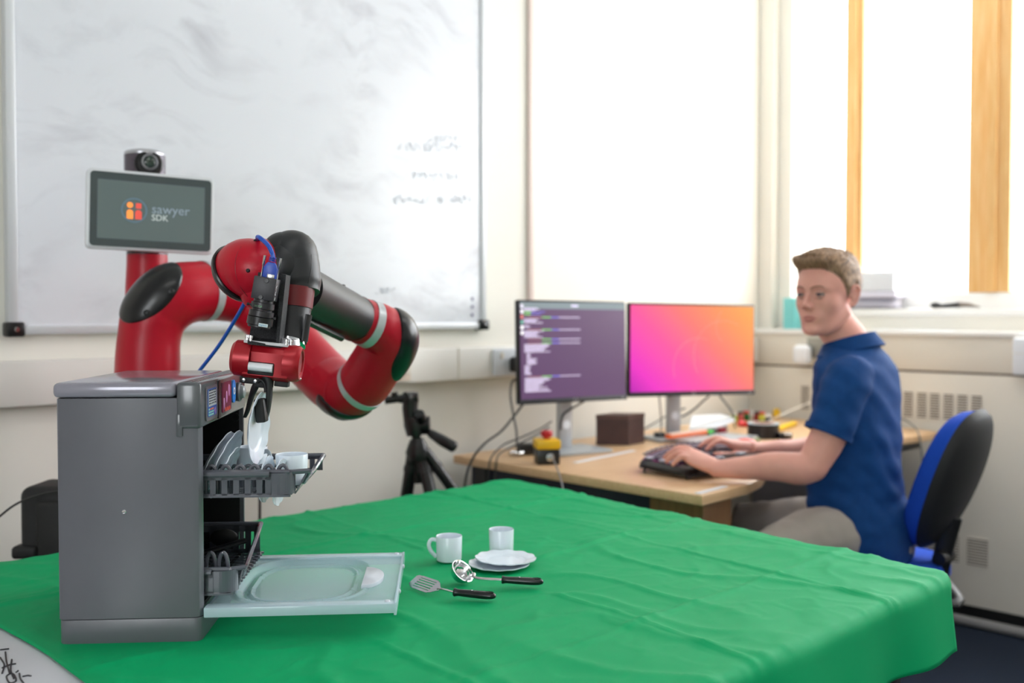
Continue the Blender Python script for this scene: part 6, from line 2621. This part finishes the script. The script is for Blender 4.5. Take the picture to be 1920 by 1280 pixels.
def on_face(x, y, z, lift=.001):
    """point on the skin in front of head coords"""
    o_ = MH @ V((x + .2, y, z))
    h = bvs.ray_cast(o_, (MH.to_3x3() @ V((-1, 0, 0))).normalized(), .5)
    if h[0] is None:
        return MH @ V((x, y, z))
    return h[0] + h[1] * lift


M['hairdark'] = mat('brow_brown', (118, 84, 60), .7)
for s in (1, -1):
    pts = [on_face(.08, s * yy, zz, .0008) for yy, zz in ((.011, .0215), (.022, .0260), (.034, .0270), (.044, .0225))]
    obj('eyebrow', MB().tube(pts, [(.0014, .0030), (.0018, .0036), (.0016, .0030), (.0008, .0014)], seg=8, smooth=4), M['hairdark'], pr)
lp_ = MB()
lp_.tube([on_face(.09, yy, zz, -.0004) for yy, zz in ((-.022, -.0615), (-.012, -.0585), (-.003, -.0572), (0, -.0578), (.003, -.0572), (.012, -.0585), (.022, -.0615))],
         [.0006, .0026, .0030, .0028, .0030, .0026, .0006], seg=8, smooth=3)
lp_.tube([on_face(.09, yy, zz, -.0008) for yy, zz in ((-.021, -.0625), (-.010, -.0668), (0, -.0678), (.010, -.0668), (.021, -.0625))],
         [.0006, .0032, .0038, .0032, .0006], seg=8, smooth=3)
obj('lips', lp_, mat('lip_pink', (186, 108, 104), .4), pr)

# ---- hair: cap that follows the skull plus swept locks
ZL = [(.20, .080), (.070, .074), (.052, .060), (.040, .046), (.030, .030), (.018, .010), (.008, -.006), (-.002, -.008), (-.014, .020), (-.024, .022), (-.034, -.014), (-.050, -.040), (-.20, -.052)]


def zline(x):
    for (x1, z1), (x0, z0) in zip(ZL, ZL[1:]):
        if x <= x1 and x >= x0:
            t = (x - x0) / (x1 - x0)
            return z0 + (z1 - z0) * t
    return .08


def hair_thick(p):
    x, y, z = p
    zl = zline(x)
    m = max(0, min(1, (z - zl) / .026))
    m = m * m * (3 - 2 * m) * .97 + .03 * (m > 0)
    if m <= 0:
        return 0
    top = max(0, min(1, (z - .050) / .040))
    front = max(0, min(1, (x + .02) / .09))
    base = .0050 + top * (.010 + .014 * front)
    return m * base


HG = HP.reshape(NT, NP, 3)
hm_ = bmesh.new()
vm_ = {}
nz = noise.noise
for i in range(NT):
    for j in range(NP):
        p = HG[i, j]
        t = hair_thick(p)
        if t > 0:
            d = V(dirs.reshape(NT, NP, 3)[i, j])
            # strand relief: fine across, long along the sweep
            q = V((p[0] * 26 + p[2] * 12, p[1] * 150 + p[0] * 30, p[2] * 26))
            st_ = nz(q) * .35 + nz(q * 2.3) * .2
            tt = t * (1 + st_ * .55) + .0005
            pos = V(tuple(p)) + d * tt
            if p[2] > .06:
                pos += V((.004, 0, 0)) * max(0, min(1, (p[0] - .02) / .05)) * (t / .03)
            vm_[(i, j)] = hm_.verts.new(MH @ pos)
top_v = hm_.verts.new(MH @ (V(tuple(HG[0, 0])) + V((0, 0, .026))))
for i in range(NT - 1):
    for j in range(NP):
        j2 = (j + 1) % NP
        ks = [(i, j), (i + 1, j), (i + 1, j2), (i, j2)]
        if all(k in vm_ for k in ks):
            hm_.faces.new([vm_[k] for k in ks])
for j in range(NP):
    if (0, j) in vm_ and (0, (j + 1) % NP) in vm_:
        hm_.faces.new((top_v, vm_[(0, j)], vm_[(0, (j + 1) % NP)]))
bmesh.ops.recalc_face_normals(hm_, faces=hm_.faces)


def hair_mat():
    m = bpy.data.materials.new('dark_blond_hair')
    m.use_nodes = True
    nt = m.node_tree
    b = nt.nodes['Principled BSDF']
    tc = nt.nodes.new('ShaderNodeTexCoord')
    mp = nt.nodes.new('ShaderNodeMapping')
    mp.inputs['Rotation'].default_value = (0, 0, radians(50))
    mp.inputs['Scale'].default_value = (40, 420, 60)
    n = nt.nodes.new('ShaderNodeTexNoise')
    n.inputs['Scale'].default_value = 1
    n.inputs['Detail'].default_value = 3
    cr = nt.nodes.new('ShaderNodeValToRGB')
    cr.color_ramp.elements[0].position = .35
    cr.color_ramp.elements[0].color = lin((98, 74, 54))
    cr.color_ramp.elements[1].position = .65
    cr.color_ramp.elements[1].color = lin((170, 136, 104))
    nt.links.new(tc.outputs['Object'], mp.inputs[0])
    nt.links.new(mp.outputs[0], n.inputs['Vector'])
    nt.links.new(n.outputs['Fac'], cr.inputs[0])
    nt.links.new(cr.outputs[0], b.inputs['Base Color'])
    b.inputs['Roughness'].default_value = .6
    return m


M['hair'] = hair_mat()
lk = MB()
lk.bm.free()
lk.bm = hm_
rs = random.Random(21)
for k in range(420):
    # root on the top, sweeping back and to his right, front locks rise into a quiff
    y = rs.uniform(-.055, .058)
    x = rs.uniform(-.05, .078)
    i = None
    dd = V((x - .012, y, .10)).normalized()
    P0 = head_radius(np.array([[dd.x, dd.y, dd.z]]))[0]
    P0 = V(tuple(P0))
    tk = hair_thick(P0)
    if tk < .006:
        continue
    nrm = (P0 - V((-.01, 0, .02))).normalized()
    sweep = V((-.55, -.50 + rs.uniform(-.2, .2), 0))
    fr__ = max(0, min(1, (x - .03) / .05))
    L = rs.uniform(.024, .040)
    a0_ = P0 + nrm * tk * .55
    a1_ = P0 + nrm * (tk * 1.05 + .003) + sweep * L * .35 + V((.012, 0, .004)) * fr__
    a2_ = P0 + nrm * (tk * .95) + sweep * L * .8 + V((.006, 0, .004)) * fr__
    a3_ = P0 + nrm * (tk * .45) + sweep * L * 1.15
    lk.tube([MH @ q for q in (a0_, a1_, a2_, a3_)], [.0015, .0020, .0016, .0004], seg=5, smooth=3)
for k in range(80):
    y = -.052 + .104 * k / 79
    x = .078 - 4.5 * y * y
    b0_ = V((x, y, .078))
    a0_ = b0_ + V((-.006, 0, -.002))
    a1_ = b0_ + V((.006, rs.uniform(-.002, .002), .012))
    a2_ = b0_ + V((.006 + rs.uniform(-.003, .004), -.006, .026 + rs.uniform(-.004, .004)))
    a3_ = b0_ + V((-.012, -.014, .034 + rs.uniform(-.005, .006)))
    lk.tube([MH @ q for q in (a0_, a1_, a2_, a3_)], [.0018, .0030, .0026, .0008], seg=5, smooth=3)
obj('hair', lk, M['hair'], pr, label='short dark blond hair swept back from the forehead', angle=60)

# ---- polo shirt
fa_ = VD(-.80, .60, 0)
sa_ = VD(.60, .80, 0)


def torso_ring(c, hw, hd, K=40, ex=2.3):
    r = []
    for k in range(K):
        a = 2 * pi * k / K
        ca, sa = cos(a), sin(a)
        sc_ = (abs(ca) ** ex + abs(sa) ** ex) ** (-1 / ex)
        r.append(c + sa_ * (hw * ca * sc_) + fa_ * (hd * sa * sc_))
    return r


sm_ = MB()
prof = [(1596, 640, .062, .066), (1598, 652, .085, .076), (1602, 668, .135, .085), (1604, 688, .172, .094), (1606, 720, .178, .102), (1607, 770, .170, .106),
        (1606, 830, .160, .108), (1604, 880, .156, .114), (1606, 925, .158, .120), (1614, 965, .176, .126), (1622, 1000, .184, .120), (1630, 1028, .174, .108), (1634, 1045, .166, .100)]
sm_.loft([torso_ring(at(px, py, 2.715 - .00008 * (py - 640)), hw, hd) for px, py, hw, hd in prof])
# sleeves
sm_.tube([at(1606, 700, 2.60), at(1590, 712, 2.57), at(1577, 745, 2.553), at(1564, 785, 2.543), at(1553, 812, 2.540)], [(.052, .052), (.062, .062), (.062, .060), (.060, .058), (.062, .060)], seg=32, smooth=4)
sm_.tube([at(1625, 705, 2.84), at(1640, 722, 2.87), at(1618, 765, 2.915), at(1600, 795, 2.94)], [(.052, .052), (.060, .060), (.056, .056), (.058, .058)], seg=32, smooth=4)
sb_ = voxel(sm_, .0060, 10, .5)
sb_.normal_update()
rows_n = []
iR = RZ.inverted()
for v in sb_.verts:
    q = iR @ v.co
    n_ = v.normal
    # drag folds running from the armpit down to the back hem, and soft creases
    f1 = sin((q.z * 1.0 + q.x * 1.35) * 62 + 3 * nz(v.co * 5))
    w1 = max(0, 1 - abs(q.z - .86) / .22)
    f2 = nz(V((q.x * 9, q.y * 9, q.z * 26)))
    f3 = nz(V((q.x * 22 + q.z * 22, q.y * 8, q.z * 10)))
    w3 = max(0, 1 - abs(q.z - .66) / .10)
    v.co += n_ * (.0042 * f1 * w1 * (.5 + .5 * nz(v.co * 4)) + .0035 * f2 + .0040 * f3 + .006 * w3 * f2)
M['shirt'] = mat('blue_polo_cotton', (10, 62, 120), .8, spec=.25, var=.06, vscale=60, bump=.15, bscale=1200)
shirt = obj('polo_shirt', sb_, M['shirt'], pr, label='mid blue short sleeved polo shirt', angle=180)
# sleeve hem band and collar
obj('sleeve_hem', MB().tube([at(1556, 805, 2.541), at(1552, 815, 2.540)], [(.0635, .0615), (.0640, .0620)], seg=32), M['shirt'], shirt)


def collar_ring(px, py, d, rx, ry, tiltv=.0):
    c = at(px, py, d)
    r = []
    for k in range(40):
        a = 2 * pi * k / 40
        up_ = .020 * -cos(a)            # higher at the nape
        r.append(c + sa_ * (rx * sin(a)) + fa_ * (ry * cos(a)) + V((0, 0, up_)))
    return r


cm = MB()
r0 = collar_ring(1594, 655, 2.714, .070, .074)
r1 = collar_ring(1591, 636, 2.712, .061, .066)
r1b = collar_ring(1591, 634, 2.712, .064, .069)
r2 = collar_ring(1594, 650, 2.714, .079, .084)
r3 = collar_ring(1595, 658, 2.714, .086, .092)
r3b = collar_ring(1595, 659, 2.714, .083, .089)
cm.loft([r0, r1, r1b, r2, r3, r3b], cap=False)
obj('collar', cm, M['shirt'], shirt, label='turned down collar')
pts = [at(1541, 668, 2.66), at(1537, 690, 2.655), at(1533, 715, 2.65)]
obj('placket', MB().tube(pts, [(.012, .004)] * 3, seg=8), M['shirt'], shirt)

# ---- trousers and shoes
tm_ = MB()
hipL, hipR = at(1612, 1012, 2.62), at(1650, 1002, 2.78)
kL, kR = at(1428, 1050, 2.52), at(1385, 985, 3.00)
tm_.ell(at(1635, 1020, 2.70), (.15, .11, .09), rot=Matrix.Rotation(atan2(sa_.y, sa_.x), 4, 'Z'))
tm_.tube([hipL, at(1560, 1003, 2.60), at(1490, 1020, 2.575), kL], [.082, .084, .076, .066], seg=28, smooth=4)
tm_.tube([hipR, at(1560, 985, 2.86), at(1470, 985, 2.93), kR], [.092, .088, .078, .068], seg=28, smooth=4)
aL, aR = V((kL.x, kL.y, 0)) + fa_ * -.06 + V((0, 0, .10)), V((kR.x, kR.y, 0)) + fa_ * -.04 + V((0, 0, .10))
tm_.tube([kL + V((0, 0, -.0)), (kL + aL) / 2 + fa_ * .02, aL], [.066, .056, .048], seg=24, smooth=4)
tm_.tube([kR + V((0, 0, -.0)), (kR + aR) / 2 + fa_ * .02, aR], [.066, .056, .048], seg=24, smooth=4)
tb_ = voxel(tm_, .008, 6, .5)
tb_.normal_update()
for v in tb_.verts:
    v.co += v.normal * (.006 * nz(v.co * 14) + .003 * nz(v.co * 34))
obj('trousers', tb_, mat('light_grey_chino', (168, 158, 150), .8, bump=.2, bscale=900), pr, label='light grey trousers', angle=180)
for a_ in (aL, aR):
    f = V((a_.x, a_.y, 0))
    s_ = MB()
    s_.loft([[f + fa_ * x + V((-fa_.y, fa_.x, 0)) * (w * cos(2 * pi * k / 20)) + V((0, 0, h0 + hh * (.5 + .5 * sin(2 * pi * k / 20)))) for k in range(20)]
             for x, w, h0, hh in ((-.075, .022, .004, .05), (-.06, .036, .003, .085), (-.02, .040, .003, .105), (.05, .044, .003, .085), (.11, .048, .003, .060), (.16, .040, .003, .045), (.185, .018, .006, .028))])
    obj('shoe', s_, M['blackm'], pr)
